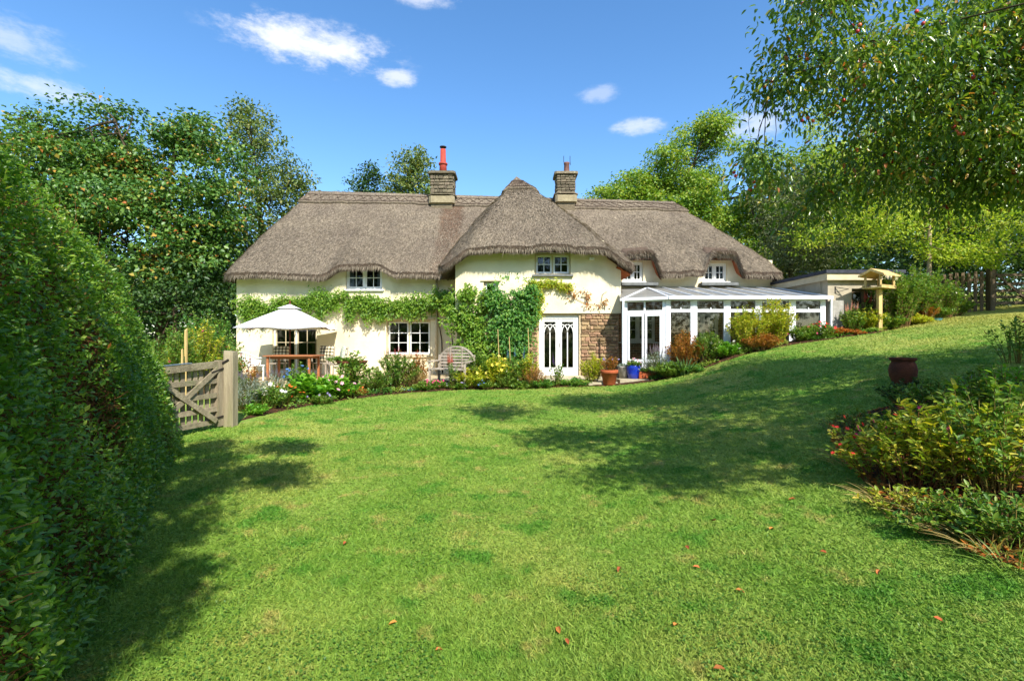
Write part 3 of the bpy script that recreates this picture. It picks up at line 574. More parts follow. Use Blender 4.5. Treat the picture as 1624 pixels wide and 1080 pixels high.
# windows
def window(parent, w, y, cas=2, cols=2, rows=2, sill=True, fw=.05, name='window', lab=None, frame='white', sillmat='grey_sill', sash='white'):
    x0, x1, z0, z1 = w; x0 += .004; x1 -= .004; z0 += .004; z1 -= .004; m = MB(); d = .07
    m.box(x0, x0+fw, y, y+d, z0, z1).box(x1-fw, x1, y, y+d, z0, z1).box(x0+fw, x1-fw, y+.002, y+d, z1-fw, z1).box(x0+fw, x1-fw, y+.002, y+d, z0, z0+fw)
    iw = (x1-x0-2*fw-(cas-1)*fw)/cas
    for k in range(1, cas): xx = x0+fw+k*iw+(k-1)*fw; m.box(xx, xx+fw, y+.003, y+d, z0+fw, z1-fw)
    win = m.build(name, MT[frame], parent); 
    if lab: win['label'] = lab
    sw = .045; b = .024
    for k in range(cas):
        a = x0+fw+k*(iw+fw)+.004; e = a+iw-.008; c, f = z0+fw+.004, z1-fw-.004; s_ = MB()
        s_.box(a, a+sw, y+.012, y+.055, c, f).box(e-sw, e, y+.012, y+.055, c, f).box(a+sw, e-sw, y+.013, y+.055, f-sw, f).box(a+sw, e-sw, y+.013, y+.055, c, c+sw*1.3)
        gx0, gx1, gz0, gz1 = a+sw, e-sw, c+sw*1.3, f-sw
        for i in range(1, cols): xx = gx0+(gx1-gx0)*i/cols; s_.box(xx-b/2, xx+b/2, y+.018, y+.052, gz0, gz1)
        for j in range(1, rows): zz = gz0+(gz1-gz0)*j/rows; s_.box(gx0, gx1, y+.020, y+.050, zz-b/2, zz+b/2)
        s_.build('casement', MT[sash], win)
        for i in range(cols):
            for j in range(rows):
                p = MB().box(gx0+(gx1-gx0)*i/cols+b/2-.002, gx0+(gx1-gx0)*(i+1)/cols-b/2+.002, y+.034, y+.039, gz0+(gz1-gz0)*j/rows+b/2-.002, gz0+(gz1-gz0)*(j+1)/rows-b/2+.002)
                p.build('pane', MT['glass'], win)
    if sill: MB().box(x0-.08, x1+.08, y-.19, y+.001, z0-.055, z0-.004).build('sill', MT[sillmat], win)
    return win
w1 = window(house, W1, YM+.10, 2, 2, 2, lab='two-light window under the raised thatch brow', sillmat='white')
for a, b in ((-5.97, -5.78), (-4.93, -4.75)):       # drawn-back curtains
    xs = np.linspace(a, b, 14); V = [(x, YM+.21+.02*math.sin(i*2.2), z) for i, x in enumerate(xs) for z in (3.5, 4.25)]
    part('curtain', V, [(2*i, 2*i+2, 2*i+3, 2*i+1) for i in range(13)], MT['canvas'], w1)
window(house, W2, YM+.12, 2, 2, 3, False, name='french_window', lab='double glazed garden door behind the parasol', sash='fascia')
window(house, W3, YM+.12, 2, 2, 3, lab='ground floor casement behind the bed', frame='fascia', sillmat='fascia')
MB().box(-4.75, -2.80, YM-.05, YM-.003, 2.34, 2.42).build('lintel', MT['fascia'], house)
window(house, W4, YW+.09, 2, 2, 2, lab='window high in the projecting wing', frame='fascia')
window(house, W5, YW+.09, 1, 1, 2, False, lab='tiny window beside the climber', frame='fascia')
MB().box(-1.03, -.36, YW-.045, YW-.003, 3.535, 3.57).build('drip_stone', MT['fascia'], house)
window(house, W6, YM+.08, 2, 2, 2, lab='right dormer half hidden by the wing thatch', sillmat='white'); window(house, W7, YM+.08, 2, 2, 2, lab='arched dormer at the right end', sillmat='white')
window(house, WI1, YM+.1, 2, 2, 3, lab='window seen through the conservatory glass', sillmat='white'); window(house, WI2, YM+.1, 2, 2, 4, False, name='french_window', lab='dark door seen through the conservatory glass')
MB().box(3.9, 5.2, YM-.34, YM-.002, 3.56, 3.66).build('sill', MT['grey_sill'], house); MB().box(6.75, 8.05, YM-.34, YM-.002, 3.56, 3.66).build('sill', MT['grey_sill'], house)
# gothic double door
x0, x1, z0, z1 = WD; y = YW+.14
m = MB().box(x0+.005, x0+.075, y, y+.1, z0, z1-.005).box(x1-.075, x1-.005, y, y+.1, z0, z1-.005).box(x0+.075, x1-.075, y+.002, y+.1, z1-.12, z1-.005); door = m.build('gothic_door', MT['white'], house, label='white double door with pointed gothic lights')
for k in range(2):
    a = x0+.08+k*(x1-x0-.16)/2+.003; e = a+(x1-x0-.16)/2-.006; c, f = z0+.01, z1-.125; st = .10; lf = MB()
    g0, g1, gz0, gz1 = a+st, e-st, c+.28, f-.10; mid = (g0+g1)/2; sp = gz1-.34
    lf.box(a, g0, y+.02, y+.07, c, f).box(g1, e, y+.02, y+.07, c, f).box(g0, g1, y+.022, y+.07, gz1, f).box(g0, g1, y+.022, y+.07, c, gz0).box(mid-.016, mid+.016, y+.024, y+.066, gz0, sp)
    hw = (g1-g0)/2
    for cx, s_ in ((g0, 1), (mid, 1), (mid, -1), (g1, -1)):     # intersecting pointed arches: arc centred one light-width away
        pts = [(cx+s_*hw*(1-math.cos(t))*1.0, y+.045, sp+hw*1.35*math.sin(t)) for t in np.linspace(0, R(88), 9)]
        pts = [(min(max(p[0], g0), g1), p[1], min(p[2], gz1)) for p in pts]
        for p, q in zip(pts[:-1], pts[1:]): lf.beam(p, q, .026, .03, (0, 1, 0))
    lo = lf.build('door_leaf', MT['white'], door)
    for p0, p1 in ((g0, mid-.016), (mid+.016, g1)): MB().box(p0, p1, y+.042, y+.048, gz0, gz1).build('pane', MT['glass'], door)
MB().beam((1.56, y-.0, 1.38), (1.56, y-.0, 1.52), .02, .02).build('door_handle', MT['dark'], door)
MB().box(.8, 2.3, YW-.25, YW+.5, PZ-.1, PZ+.03).build('door_step', MT['slab'], house)

# thatch: surface from a ridge line to a rounded eave loop
def round_rect(x0, x1, y0, y1, rad, st):
    P = []; Nr = []
    def seg(a, b, n):
        k = max(2, int(math.dist(a, b)/st))
        for i in range(k): t = i/k; P.append((a[0]+(b[0]-a[0])*t, a[1]+(b[1]-a[1])*t)); Nr.append(n)
    def arc(c, t0):
        k = max(4, int(rad*1.57/st))
        for i in range(k): t = t0+i/k*math.pi/2; P.append((c[0]+rad*math.cos(t), c[1]+rad*math.sin(t))); Nr.append((math.cos(t), math.sin(t)))
    seg((x0+rad, y0), (x1-rad, y0), (0, -1)); arc((x1-rad, y0+rad), -math.pi/2); seg((x1, y0+rad), (x1, y1-rad), (1, 0)); arc((x1-rad, y1-rad), 0)
    seg((x1-rad, y1), (x0+rad, y1), (0, 1)); arc((x0+rad, y1-rad), math.pi/2); seg((x0, y1-rad), (x0, y0+rad), (-1, 0)); arc((x0+rad, y0+rad), math.pi)
    return np.array(P), np.array(Nr)
def brow(x, c, h, soft): return 1-sstep(h, h+soft, np.abs(x-c))
def thatch(P2, N2, eave, ridge, bulge, lift, ns=46):
    n = len(P2); s_ = np.linspace(0, 1, ns)[None, :]; E = np.column_stack([P2, eave]); Rr = ridge
    V = Rr[:, None]+(E-Rr)[:, None]*s_[..., None]; V[..., 2] += bulge*4*s_*(1-s_)*(.5+.5*s_)
    V[..., 2] += sum(a[:, None]*s_**p for a, p in lift)
    T1 = np.gradient(V, axis=1); T0 = np.roll(V, -1, 0)-np.roll(V, 1, 0); nn = unit(np.cross(T0, T1)); nn[:, 0] = nn[:, 1]; nn *= np.sign(nn[..., 2:3]+1e-9)
    V = V+nn*(.05*vnoise(V, .9)+.03*vnoise(V, 2.7)+.018*vnoise(V, 7.))[..., None]*np.minimum(s_*6, 1)[..., None]
    return V, nn
def thatch_parts(V, nn, N2, mat, pname, lipname, smin_cap=None, capmax=.15, th=.27):
    n, ns = V.shape[:2]; o = part(pname, V.reshape(-1, 3), grid_faces(n, ns, True), mat, house, True)
    N3 = np.column_stack([N2, np.zeros(n)]); E = V[:, -1]; rag = .03*vnoise(E, 9.)[:, None]*np.array((0, 0, 1.))+.02*vnoise(E, 23.)[:, None]*np.array((0, 0, 1.))
    A = E+np.array((0, 0, -.004)); B = E-N3*.005-np.array((0, 0, .09))+rag*.5; C = E-N3*.10-np.array((0, 0, th-.05))+rag*1.4; D = E-N3*.24-np.array((0, 0, th-.06)); G = E-N3*.72+np.array((0, 0, .25))
    L = np.stack([A, B, C, D, G], 1); part(lipname, L.reshape(-1, 3), grid_faces(n, 5, True), MT['eave'], o, True); return o
# main roof
ME = (-10.42, 9.80, 16.95, 23.6); P2, N2 = round_rect(*ME, .75, .05); X = P2[:, 0]; front = P2[:, 1] < 20
ev = np.where(front, 3.98-.05*sstep(-9, -7.5, X)*(1-sstep(-6.9, -5.6, X))+.04*sstep(2, 5, X), 3.98); ev = ev+.03*np.sin(X*1.3)
rid = np.column_stack([-8.45+(X-ME[0])/(ME[1]-ME[0])*(6.75+8.45), np.full(len(X), 20.25), 7.72-.022*(X+8)])
lf = [(.34*brow(X, -5.36, .62, .75)*front, 4), (.72*brow(X, 4.50, .42, .36)*front, 10), (.70*brow(X, 7.45, .38, .36)*front, 10)]
Vm, nm = thatch(P2, N2, ev, rid, .16, lf); roof = thatch_parts(Vm, nm, N2, MT['thatch'], 'thatched_roof', 'eave_edge')
# wing roof
WE = (-2.42, 3.98, 15.22, 20.6); P2w, N2w = round_rect(*WE, .55, .05); X, Yw = P2w[:, 0], P2w[:, 1]
sidez = 4.00; fz = 4.56; blend = sstep(-2.3, -1.25, X)*(1-sstep(2.75, 3.85, X))*(Yw < 16.6); evw = sidez+(fz-sidez)*blend
ridw = np.column_stack([np.full(len(X), .17), 17.75+(Yw-WE[2])/(WE[3]-WE[2])*3.0, np.full(len(X), 7.50)])
Vw, nw = thatch(P2w, N2w, evw, ridw, .20, [(.07*brow(X, 1.32, .42, .35)*(Yw < 16), 7)]); wroof = thatch_parts(Vw, nw, N2w, MT['thatch'], 'wing_thatch', 'eave_edge')
# raised ridge bands with their pegged rods
def ridge_band(V, nn, k, off, parent, nrods=True):
    n = len(V); s_ = V[:, :k]+nn[:, :k]*off; s_[:, 0] = V[:, 0]+np.array((0, 0, off*1.2)); low = V[:, k-1]+nn[:, k-1]*.004; scal = s_[:, -1]; L = np.concatenate([s_, low[:, None]], 1)
    L[:, :k] += nn[:, :k]*(.012*vnoise(L[:, :k], 12.))[..., None]
    b = part('ridge_band', L.reshape(-1, 3), grid_faces(n, k+1, True), MT['thatch_cap'], parent, True); 
    for q in (max(1, k//3), k-2):
        mb = MB(); pts = s_[:, q]+nn[:, q]*.012; mb.tube(pts[::6], .016, 4, False); mb.build('pegged_rod', MT['eave'], parent)
    mb = MB(); st = 9; a, c = max(1, k//3), k-2
    for i in range(0, n-st, st): 
        for u, v in ((a, c), (c, a)): mb.beam(s_[i, u]+nn[i, u]*.012, s_[i+st, v]+nn[i+st, v]*.012, .014, .014)
    mb.build('crossed_rods', MT['eave'], parent)
ridge_band(Vm, nm, 8, .075, roof); ridge_band(Vw, nw, 10, .085, wroof)
# loose straw ends over the thatch
def straws(V, nn, n, parent, edge=False):
    g = np.random.default_rng(5); a, b = V.shape[:2]; fr = np.where(V[:, -1, 1] < 19.5)[0]
    i = fr[g.integers(0, len(fr), n)]; s_ = (np.sqrt(g.random(n)*.97+.03) if not edge else 1-g.random(n)*.035)*(b-1.001); j = s_.astype(int); w = (s_-j)[:, None]
    P = V[i, j]*(1-w)+V[i, j+1]*w+(V[(i+1) % a, j]-V[i, j])*g.random(n)[:, None]; dn = unit(V[i, j+1]-V[i, j]); nrm = nn[i, j]
    D = unit(dn+nrm*(.12+.35*g.random(n))[:, None]+rdir(n, g)*.22); L = (.05+.08*g.random(n)); 
    if edge: D = unit(dn*.5+np.array((0, 0, -.9))+rdir(n, g)*.30); L = .05+.22*g.random(n)**1.5; P = P-np.array((0, -.02, .0))-np.array((0, 0, .15))*(g.random(n)**1.8)[:, None]
    Sd = unit(np.cross(D, nrm)); hw = (.006+.006*g.random(n))[:, None]
    T = np.stack([P-Sd*hw, P+Sd*hw, P+D*L[:, None]], 1).reshape(-1, 3); part('straw_fringe' if edge else 'straw_ends', T, np.arange(3*n).reshape(-1, 3), MT['straw'], parent, attrs={'rnd': np.repeat(g.random(n), 3)}, kind='stuff')
straws(Vm, nm, 60000, roof); straws(Vw, nw, 34000, wroof); straws(Vm, nm, 26000, roof, True); straws(Vw, nw, 13000, wroof, True)
# painted soffits under the dormer arches and the right side of the wing
def soffit(V, N2, sel, parent, din=.04, dz=.30):
    ii = np.where(sel)[0]; E = V[ii, -1]; N3 = np.column_stack([N2[ii], np.zeros(len(ii))]); A = E-N3*.14-np.array((0, 0, dz)); B = E-N3*.60-np.array((0, 0, dz-.24))
    Lv = np.stack([A, B, B+np.array((0, 0, .02)), A+np.array((0, 0, .02))], 1); part('soffit_board', Lv.reshape(-1, 3), grid_faces(len(ii), 4), MT['orangewood'], parent)
X = P2[:, 0]
for a, b in ((4.2, 5.3), (6.9, 8.1)): soffit(Vm, N2, front & (X > a) & (X < b), roof)
soffit(Vw, N2w, (P2w[:, 0] > 3.0) & (P2w[:, 1] < 17.4), wroof, dz=.29)
# chimneys
def chimney(cx, y0, y1, w, zb, ztop, lab):
    ch = MB().box(cx-w/2+.05, cx+w/2-.05, y0+.05, y1-.05, zb, ztop).build('chimney', MT['chimmortar'], house); ch['label'] = lab
    stone_course(ch, CST, cx-w/2+.02, cx+w/2-.02, zb+.75, ztop-.02, y0+.05, .09, .17, .10, .24, 'x'); s_ = 1 if cx < 0 else -1
    stone_course(ch, CST, y0+.06, y1-.02, zb+.75, ztop-.02, cx+s_*(w/2-.05), .09, .17, .10, .24, 'y')
    V, Fc = cham(w+.16, y1-y0+.14, .11, .08); part('cap_slab', V+np.array((cx, (y0+y1)/2, ztop+.055)), Fc, MT['chimstone'], ch)
    V, Fc = cham(w+.18, y1-y0+.2, .07, .2); part('weather_ledge', V+np.array((cx, (y0+y1)/2, zb+.78)), Fc, MT['chimstone'], ch)
    V, Fc = cham(w+.08, y1-y0+.1, .34, .1); part('mortar_skirt', V+np.array((cx, (y0+y1)/2, zb+.58)), Fc, MT['skirt'], ch); return ch
c1 = chimney(-2.85, 19.55, 20.45, .96, 6.72, 8.34, 'taller stone chimney with tall red pot')
MB().lathe((-2.85, 20, 8.44), [(.001, 0), (.16, 0), (.145, .38), (.15, .40), (.185, .41), (.185, .47), (.15, .48), (.12, .50), (.11, 1.05), (.001, 1.05)]).build('chimney_pot', MT['redpot'], c1, True)
MB().lathe((-2.85, 20, 9.47), [(.05, 0), (.05, .1), (.14, .1), (.14, .13), (.02, .17), (.001, .17)]).build('pot_cowl', MT['dark'], c1)
c2 = chimney(2.20, 19.6, 20.4, .80, 6.78, 8.34, 'shorter stone chimney with small brown pot and two spikes')
MB().lathe((2.26, 20, 8.44), [(.001, 0), (.15, 0), (.12, .1), (.105, .42), (.12, .44), (.12, .5), (.001, .5)]).build('chimney_pot', MT['brownpot'], c2, True)
for x in (2.14, 2.40): MB().tube([(x+.02, 20, 8.85), (x, 20, 9.0), (x, 20, 9.22)], .012, 6).build('pot_spike', MT['dark'], c2)
MB().tube([(-2.72, YM-.09, 4.05), (-2.72, YM-.09, 2.2), (-2.72, YM-.09, .45)], .045, 10).build('drainpipe', MT['fascia'], house, True)
MB().box(2.52, 2.68, YW-.07, YW-.002, 4.22, 4.3).build('security_lamp', MT['upvc'], house)

# ------------------------------------------------------------------ conservatory
cons = thing('conservatory', 'white framed lean-to conservatory with pale ribbed roof right of the stone panel', 'conservatory', (6.4, 14.4, .45))
PX = [4.62, 5.41, 6.40, 7.34, 8.34, 9.27]; YC = 14.4; ZG, ZT1, ZT0, ZS = 2.84, 2.53, 2.44, .62
MB().box(3.7, 9.40, 14.47, 17.49, .2, .50).build('floor', MT['slab'], cons)
MB().box(4.56, 9.36, YC-.02, YC+.14, .0, ZS-.002).build('dwarf_wall', MT['greyblock'], cons)
for x in PX: MB().box(x-.05, x+.05, YC-.03, YC+.06, ZS if x > 4.7 else .35, ZG).build('post', MT['upvc'], cons)
for a, b in zip(PX[:-1], PX[1:]):
    a += .052; b -= .052; fr = MB().box(a, b, YC-.02, YC+.05, ZT0, ZT1).box(a, b, YC-.015, YC+.05, ZS, ZS+.07).box(a, b, YC-.012, YC+.05, ZG-.06, ZG-.002)
    fr.box(a, a+.045, YC-.024, YC+.045, ZS+.03, ZG-.03).box(b-.045, b, YC-.024, YC+.045, ZS+.03, ZG-.03); f = fr.build('bay_frame', MT['upvc'], cons)
    MB().box(a+.045, b-.045, YC+.012, YC+.018, ZT1, ZG-.06).build('top_light', MT['cglass'], f); MB().box(a, b, YC+.012, YC+.018, ZS+.07, ZT0).build('pane', MT['cglass'], f)
    MB().box((a+b)/2-.012, (a+b)/2+.012, YC-.045, YC-.022, ZT1-.02, ZT1+.05).build('stay', MT['upvc'], f)
# splayed door bay
A, B = Vector((3.50, 14.93, 0)), Vector((4.56, 14.43, 0)); u = (B-A).normalized()
def pt_(s, z, d=0): q = A+(B-A)*s+Vector((u.y, -u.x, 0))*d; return (q.x, q.y, z)
jb = MB()
for s in (0.0, .96): jb.beam(pt_(s+.02, .42), pt_(s+.02, ZG), .08, .08, u)
jb.beam(pt_(.06, ZT0+.02), pt_(.94, ZT0+.02), .07, .10).beam(pt_(.06, ZG-.035), pt_(.94, ZG-.035), .07, .06).beam(pt_(.5, ZT0+.072), pt_(.5, ZG-.067), .06, .05, u)
db = jb.build('door_frame', MT['upvc'], cons)
for s0, s1 in ((.065, .49), (.51, .935)):
    d = MB(); w = .028
    for s in (s0+w, s1-w): d.beam(pt_(s, .47, .03), pt_(s, ZT0-.04, .03), .06, .06, u)
    for z, h in ((.53, .12), (.98, .09), (ZT0-.07, .07)): d.beam(pt_(s0+2*w, z, .03), pt_(s1-2*w, z, .03), .055, h)
    dl = d.build('door_leaf', MT['upvc'], db)
    for za, zb in ((.59, .935), (1.025, ZT0-.105)):
        V = [pt_(s0+2*w, za, .03), pt_(s1-2*w, za, .03), pt_(s1-2*w, zb, .03), pt_(s0+2*w, zb, .03)]; V2 = [pt_(s0+2*w, za, .024), pt_(s1-2*w, za, .024), pt_(s1-2*w, zb, .024), pt_(s0+2*w, zb, .024)]
        part('pane', V+V2, [(0, 1, 2, 3), (7, 6, 5, 4), (0, 4, 5, 1), (1, 5, 6, 2), (2, 6, 7, 3), (3, 7, 4, 0)], MT['cglass'], db)
for s0, s1 in ((.06, .47), (.53, .94)): part('top_light', [pt_(s0, ZT0+.07), pt_(s1, ZT0+.07), pt_(s1, ZG-.06), pt_(s0, ZG-.06)], [(0, 1, 2, 3)], MT['cglass'], db)
# roof panels, bars, gutter
def zr(yv): return ZG+.05+(3.50-ZG-.05)*(yv-14.28)/(17.44-14.28)
xs = np.linspace(4.85, 9.36, 9)
for a, b in zip(xs[:-1], xs[1:]):
    V = [(a+.006, 14.26, zr(14.26)), (b-.006, 14.26, zr(14.26)), (b-.006, 17.44, zr(17.44)), (a+.006, 17.44, zr(17.44))]
    part('roof_panel', V+[(p[0], p[1], p[2]-.02) for p in V], [(0, 1, 2, 3), (7, 6, 5, 4), (0, 4, 5, 1), (1, 5, 6, 2), (2, 6, 7, 3), (3, 7, 4, 0)], MT['poly'], cons)
for x in xs: MB().beam((x, 14.25, zr(14.25)+.018), (x, 17.43, zr(17.43)+.018), .035, .03).build('roof_bar', MT['upvc'], cons)
ap = (4.85, 17.4, zr(17.4)-.02); Ap, Bp = (3.40, 14.88, ZG+.04), (4.66, 14.28, ZG+.04)
for tri in ([Ap, Bp, ap], [Bp, (4.83, 14.26, ZG+.05), (4.83, 17.4, ap[2])], [Ap, ap, (3.57, 17.4, ap[2]-.02)]): part('roof_panel', tri+[(p[0], p[1], p[2]-.02) for p in tri], [(0, 1, 2), (5, 4, 3), (0, 3, 4, 1), (1, 4, 5, 2), (2, 5, 3, 0)], MT['poly'], cons)
for q in (Ap, Bp): MB().beam(q, (ap[0], ap[1], ap[2]+.03), .06, .03).build('hip_bar', MT['upvc'], cons)
MB().beam((4.6, 14.23, ZG+.02), (9.42, 14.23, ZG+.02), .11, .09).beam((3.33, 14.86, ZG+.01), (4.6, 14.25, ZG+.01), .10, .08).build('gutter', MT['upvc'], cons)
MB().box(3.57, 9.38, 17.40, 17.485, 3.47, 3.53).build('flashing', MT['greyblock'], cons)
for x in (3.36, 9.44): MB().tube([(x, 14.62 if x < 4 else 14.3, ZG), (x, 14.62 if x < 4 else 14.3, .5 if x < 4 else 1.5)], .035, 8).build('downpipe', MT['upvc'], cons)

# ------------------------------------------------------------------ flat-roofed extension and shed behind
ext = thing('flat_roof_extension', 'low cream flat-roofed block with dark felt edge behind the bird table', 'building', (11, 16.5, 1.6))
WX = (10.22, 11.05, 2.45, 3.16)
wall_panel(MB(), 9.50, 11.5, .2, 3.42, 14.55, .3, [WX]).box(9.47, 9.75, 14.852, 18.4, .2, 3.42).box(11.2, 11.5, 14.852, 18.4, .2, 3.42).box(9.752, 11.198, 18.1, 18.4, .2, 3.42).build('wall', MT['greyblock'], ext)
window(ext, WX, 14.62, 2, 1, 2, frame='shadewood', sash='shadewood')
MB().box(9.34, 11.7, 14.36, 18.5, 3.60, 3.70).build('felt_roof', MT['felt'], ext); MB().box(9.38, 11.66, 14.40, 14.45, 3.40, 3.598).box(9.38, 9.43, 14.452, 18.46, 3.40, 3.598).box(9.43, 11.66, 14.45, 18.46, 3.43, 3.595).build('fascia', MT['fascia'], ext)
MB().beam((9.72, 14.55, 3.02), (9.72, 14.55, 3.22), .03, .02, (0, 1, 0)).beam((9.72, 14.53, 3.2), (10.0, 14.36, 3.12), .018, .018).beam((9.72, 14.53, 3.04), (9.98, 14.37, 3.12), .014, .014).build('basket_bracket', MT['dark'], ext)
MB().box(9.46, 9.78, 14.26, 14.53, 1.2, 2.78).build('corner_pier', MT['greystone'], ext)
MB().beam((8.45, YC+1.2, 2.62), (9.1, YC+1.2, 2.62), .04, .10).build('hanging_board', MT['teak'], cons)
shed = thing('garden_shed', 'dark timber shed with bluish metal roof among the trees', 'shed', (15.6, 21, 2.7))
MB().box(13.9, 17.3, 20, 23, 2.2, 4.30).build('wall', MT['shadewood'], shed)
part('roof', [(13.6, 19.6, 4.28), (17.6, 19.6, 4.28), (17.6, 23.3, 4.95), (13.6, 23.3, 4.95), (13.6, 19.6, 4.22), (17.6, 19.6, 4.22), (17.6, 23.3, 4.89), (13.6, 23.3, 4.89)], [(0, 1, 2, 3), (7, 6, 5, 4), (0, 4, 5, 1), (1, 5, 6, 2), (2, 6, 7, 3), (3, 7, 4, 0)], MT['galv'], shed)

# ------------------------------------------------------------------ bird table
bxx, byy = 10.56, 13.9; bz = Z(bxx, byy); bt = thing('bird_table', 'pale wooden bird table with pitched roof standing on a square post', 'bird table', (bxx, byy, bz))
MB().box(bxx-.05, bxx+.05, byy-.05, byy+.05, bz-.2, 3.07).build('post', MT['pine'], bt)
ang = R(28); ca, sa = math.cos(ang), math.sin(ang)
def bp_(x, y_, z): return (bxx+x*ca-y_*sa, byy+x*sa+y_*ca, z)
MB().beam(bp_(-.42, 0, 3.10), bp_(.42, 0, 3.10), .5, .035).build('tray', MT['pine'], bt)
for s in (-1, 1): MB().beam(bp_(-.42, s*.235, 3.145), bp_(.42, s*.235, 3.145), .025, .05).build('tray_lip', MT['pine'], bt)
for x in (-.36, .36):
    for y_ in (-.19, .19): MB().beam(bp_(x, y_, 3.12), bp_(x, y_, 3.46), .045, .045).build('upright', MT['pine'], bt)
for s in (-1, 1):
    q = [bp_(-.47, s*.33, 3.42), bp_(.47, s*.33, 3.42), bp_(.47, s*.004, 3.615), bp_(-.47, s*.004, 3.615)]
    part('roof_board', q+[(p[0], p[1], p[2]+.025) for p in q], [(0, 1, 2, 3), (7, 6, 5, 4), (0, 4, 5, 1), (1, 5, 6, 2), (2, 6, 7, 3), (3, 7, 4, 0)], MT['pine'], bt)
for x in (-.46, .46):
    for s in (-1, 1): MB().beam(bp_(x, s*.31, 3.44), bp_(x, 0, 3.60), .03, .06).build('bargeboard', MT['pine'], bt)

# ------------------------------------------------------------------ field gate, posts and stakes on the left
gp = ground_at(350, 678); ga = np.array((gp[0]-.02, gp[1])); gb = ga+np.array((-.34, -1.36)); gz0 = Z(*ga)
gate = thing('wooden_gate', 'weathered braced wooden gate with close pales hung beside the hedge', 'gate', (ga[0], ga[1], gz0))
def gpt(s, z, d=0): q = ga+(gb-ga)*s; n = np.array((gb-ga)[::-1])*np.array((1, -1)); n /= np.linalg.norm(n); q = q+n*d; return (q[0], q[1], gz0+z)
gd = tuple(np.append((gb-ga)/np.linalg.norm(gb-ga), 0))
MB().beam(gpt(.0, .03), gpt(.0, 1.19), .09, .14, gd).build('hanging_stile', MT['oldwood'], gate)
MB().beam(gpt(1.0, .03), gpt(1.0, 1.10), .08, .10, gd).build('closing_stile', MT['oldwood'], gate)
MB().beam(gpt(.03, 1.12), gpt(1.03, 1.05), .08, .11).build('top_rail', MT['oldrail'], gate)
for z in (.12, .34, .58, .83): MB().beam(gpt(.05, z), gpt(.97, z), .05, .08).build('rail', MT['oldrail'], gate)
MB().beam(gpt(.06, 1.04, -.045), gpt(.95, .14, -.045), .03, .085).build('brace', MT['oldrail'], gate)
MB().beam(gpt(.10, .14, -.07), gpt(.80, .86, -.07), .03, .085).build('brace', MT['oldrail'], gate)
MB().beam(gpt(.55, .62, -.04), gpt(.97, 1.0, -.04), .03, .08).build('brace', MT['oldrail'], gate)
for i in range(11): s = .07+i*.083; MB().beam(gpt(s, .06+.02*random.random(), .05), gpt(s, 1.02+.03*random.random(), .05), .022, .072, gd).build('pale', MT['oldwood'], gate)
MB().beam(gpt(.42, 1.165), gpt(1.02, 1.125), .09, .012).build('cover_plate', MT['galv'], gate)
MB().beam(gpt(-.04, 1.05, -.055), gpt(.16, .98, -.055), .012, .03).build('hinge', MT['dark'], gate); MB().beam(gpt(-.02, .2, -.055), gpt(.2, .17, -.055), .012, .03).build('hinge', MT['dark'], gate)
pq = ga+np.array((.14, .10)); pz = Z(*pq); gpost = thing('gate_post', 'thick weathered oak post the wooden gate hangs from', 'post', (pq[0], pq[1], pz))
V, Fc = cham(.17, .17, 1.6, .04, .03); part('post', V+np.array((pq[0], pq[1], pz+.55)), Fc, MT['oldwood'], gpost)
MB().beam((pq[0]-.12, pq[1]-.1, pz+1.12), (pq[0]+.02, pq[1]-.1, pz+1.2), .012, .03).build('latch', MT['dark'], gpost)
for (px, Y, tz, w, lab) in ((295, 11.2, 1.86, .055, 'tall pale wooden stake behind the gate'), (289, 11.0, 1.42, .035, 'shorter thin stake beside the tall pale one')):
    x = (px-812)/F*Y; z = Z(x, Y); V, Fc = cham(w, w, tz-z+.2, .1, .05); tag(part('garden_stake', V+np.array((x, Y, (tz+z-.2)/2)), Fc, MT['pine']), lab, 'stake')

# ------------------------------------------------------------------ patio furniture
px_, py_ = -7.30, 15.90
par = thing('parasol', 'open white square parasol on a dark red pole over the patio table', 'parasol', (px_, py_, PZ))
MB().tube([(px_, py_, PZ), (px_, py_, 2.84)], .022, 10).build('pole', MT['redwood'], par, True)
MB().lathe((px_, py_, PZ-.02), [(.001, 0), (.25, 0), (.24, .05), (.05, .1), (.04, .3), (.001, .3)]).build('base', MT['greystone'], par)
n = 24; hw = 1.30; V = []
for i in range(n+1):
    for j in range(n+1):
        a, b = -1+2*i/n, -1+2*j/n; r = max(abs(a), abs(b)); co = min(abs(a), abs(b)); cu = (a*.978-b*.208, a*.208+b*.978)
        z = 2.74-.66*r**.95-.08*r*r*(1-.0)+.10*(1-(co/(r+1e-6)))*r*-.35+.02*r*math.sin(6*math.atan2(b, a))
        V.append((px_+cu[0]*hw, py_+cu[1]*hw, z))
Fq = grid_faces(n+1, n+1); Vb = np.array(V); V2 = np.concatenate([Vb, Vb-np.array((0, 0, .006))]); rim = [i*(n+1) for i in range(n+1)]+[n*(n+1)+j for j in range(1, n+1)]+[i*(n+1)+n for i in range(n-1, -1, -1)]+[j for j in range(n-1, 0, -1)]
K = (n+1)**2; part('canopy', V2, [list(f) for f in Fq]+[[q+K for q in f[::-1]] for f in Fq]+[[rim[i], rim[(i+1) % len(rim)], rim[(i+1) % len(rim)]+K, rim[i]+K] for i in range(len(rim))], MT['canvas'], par, True)
m = MB()
for i in range(13):
    for j in range(13):
        a, b = -1+2*i/12, -1+2*j/12; r = max(abs(a), abs(b)); cu = (a*.978-b*.208, a*.208+b*.978); m.V.append(np.array([(px_+cu[0]*.32, py_+cu[1]*.32, 2.795-.155*r)]))
m.F = [list(f) for f in grid_faces(13, 13)]; m.build('vent_flap', MT['canvas'], par, True)
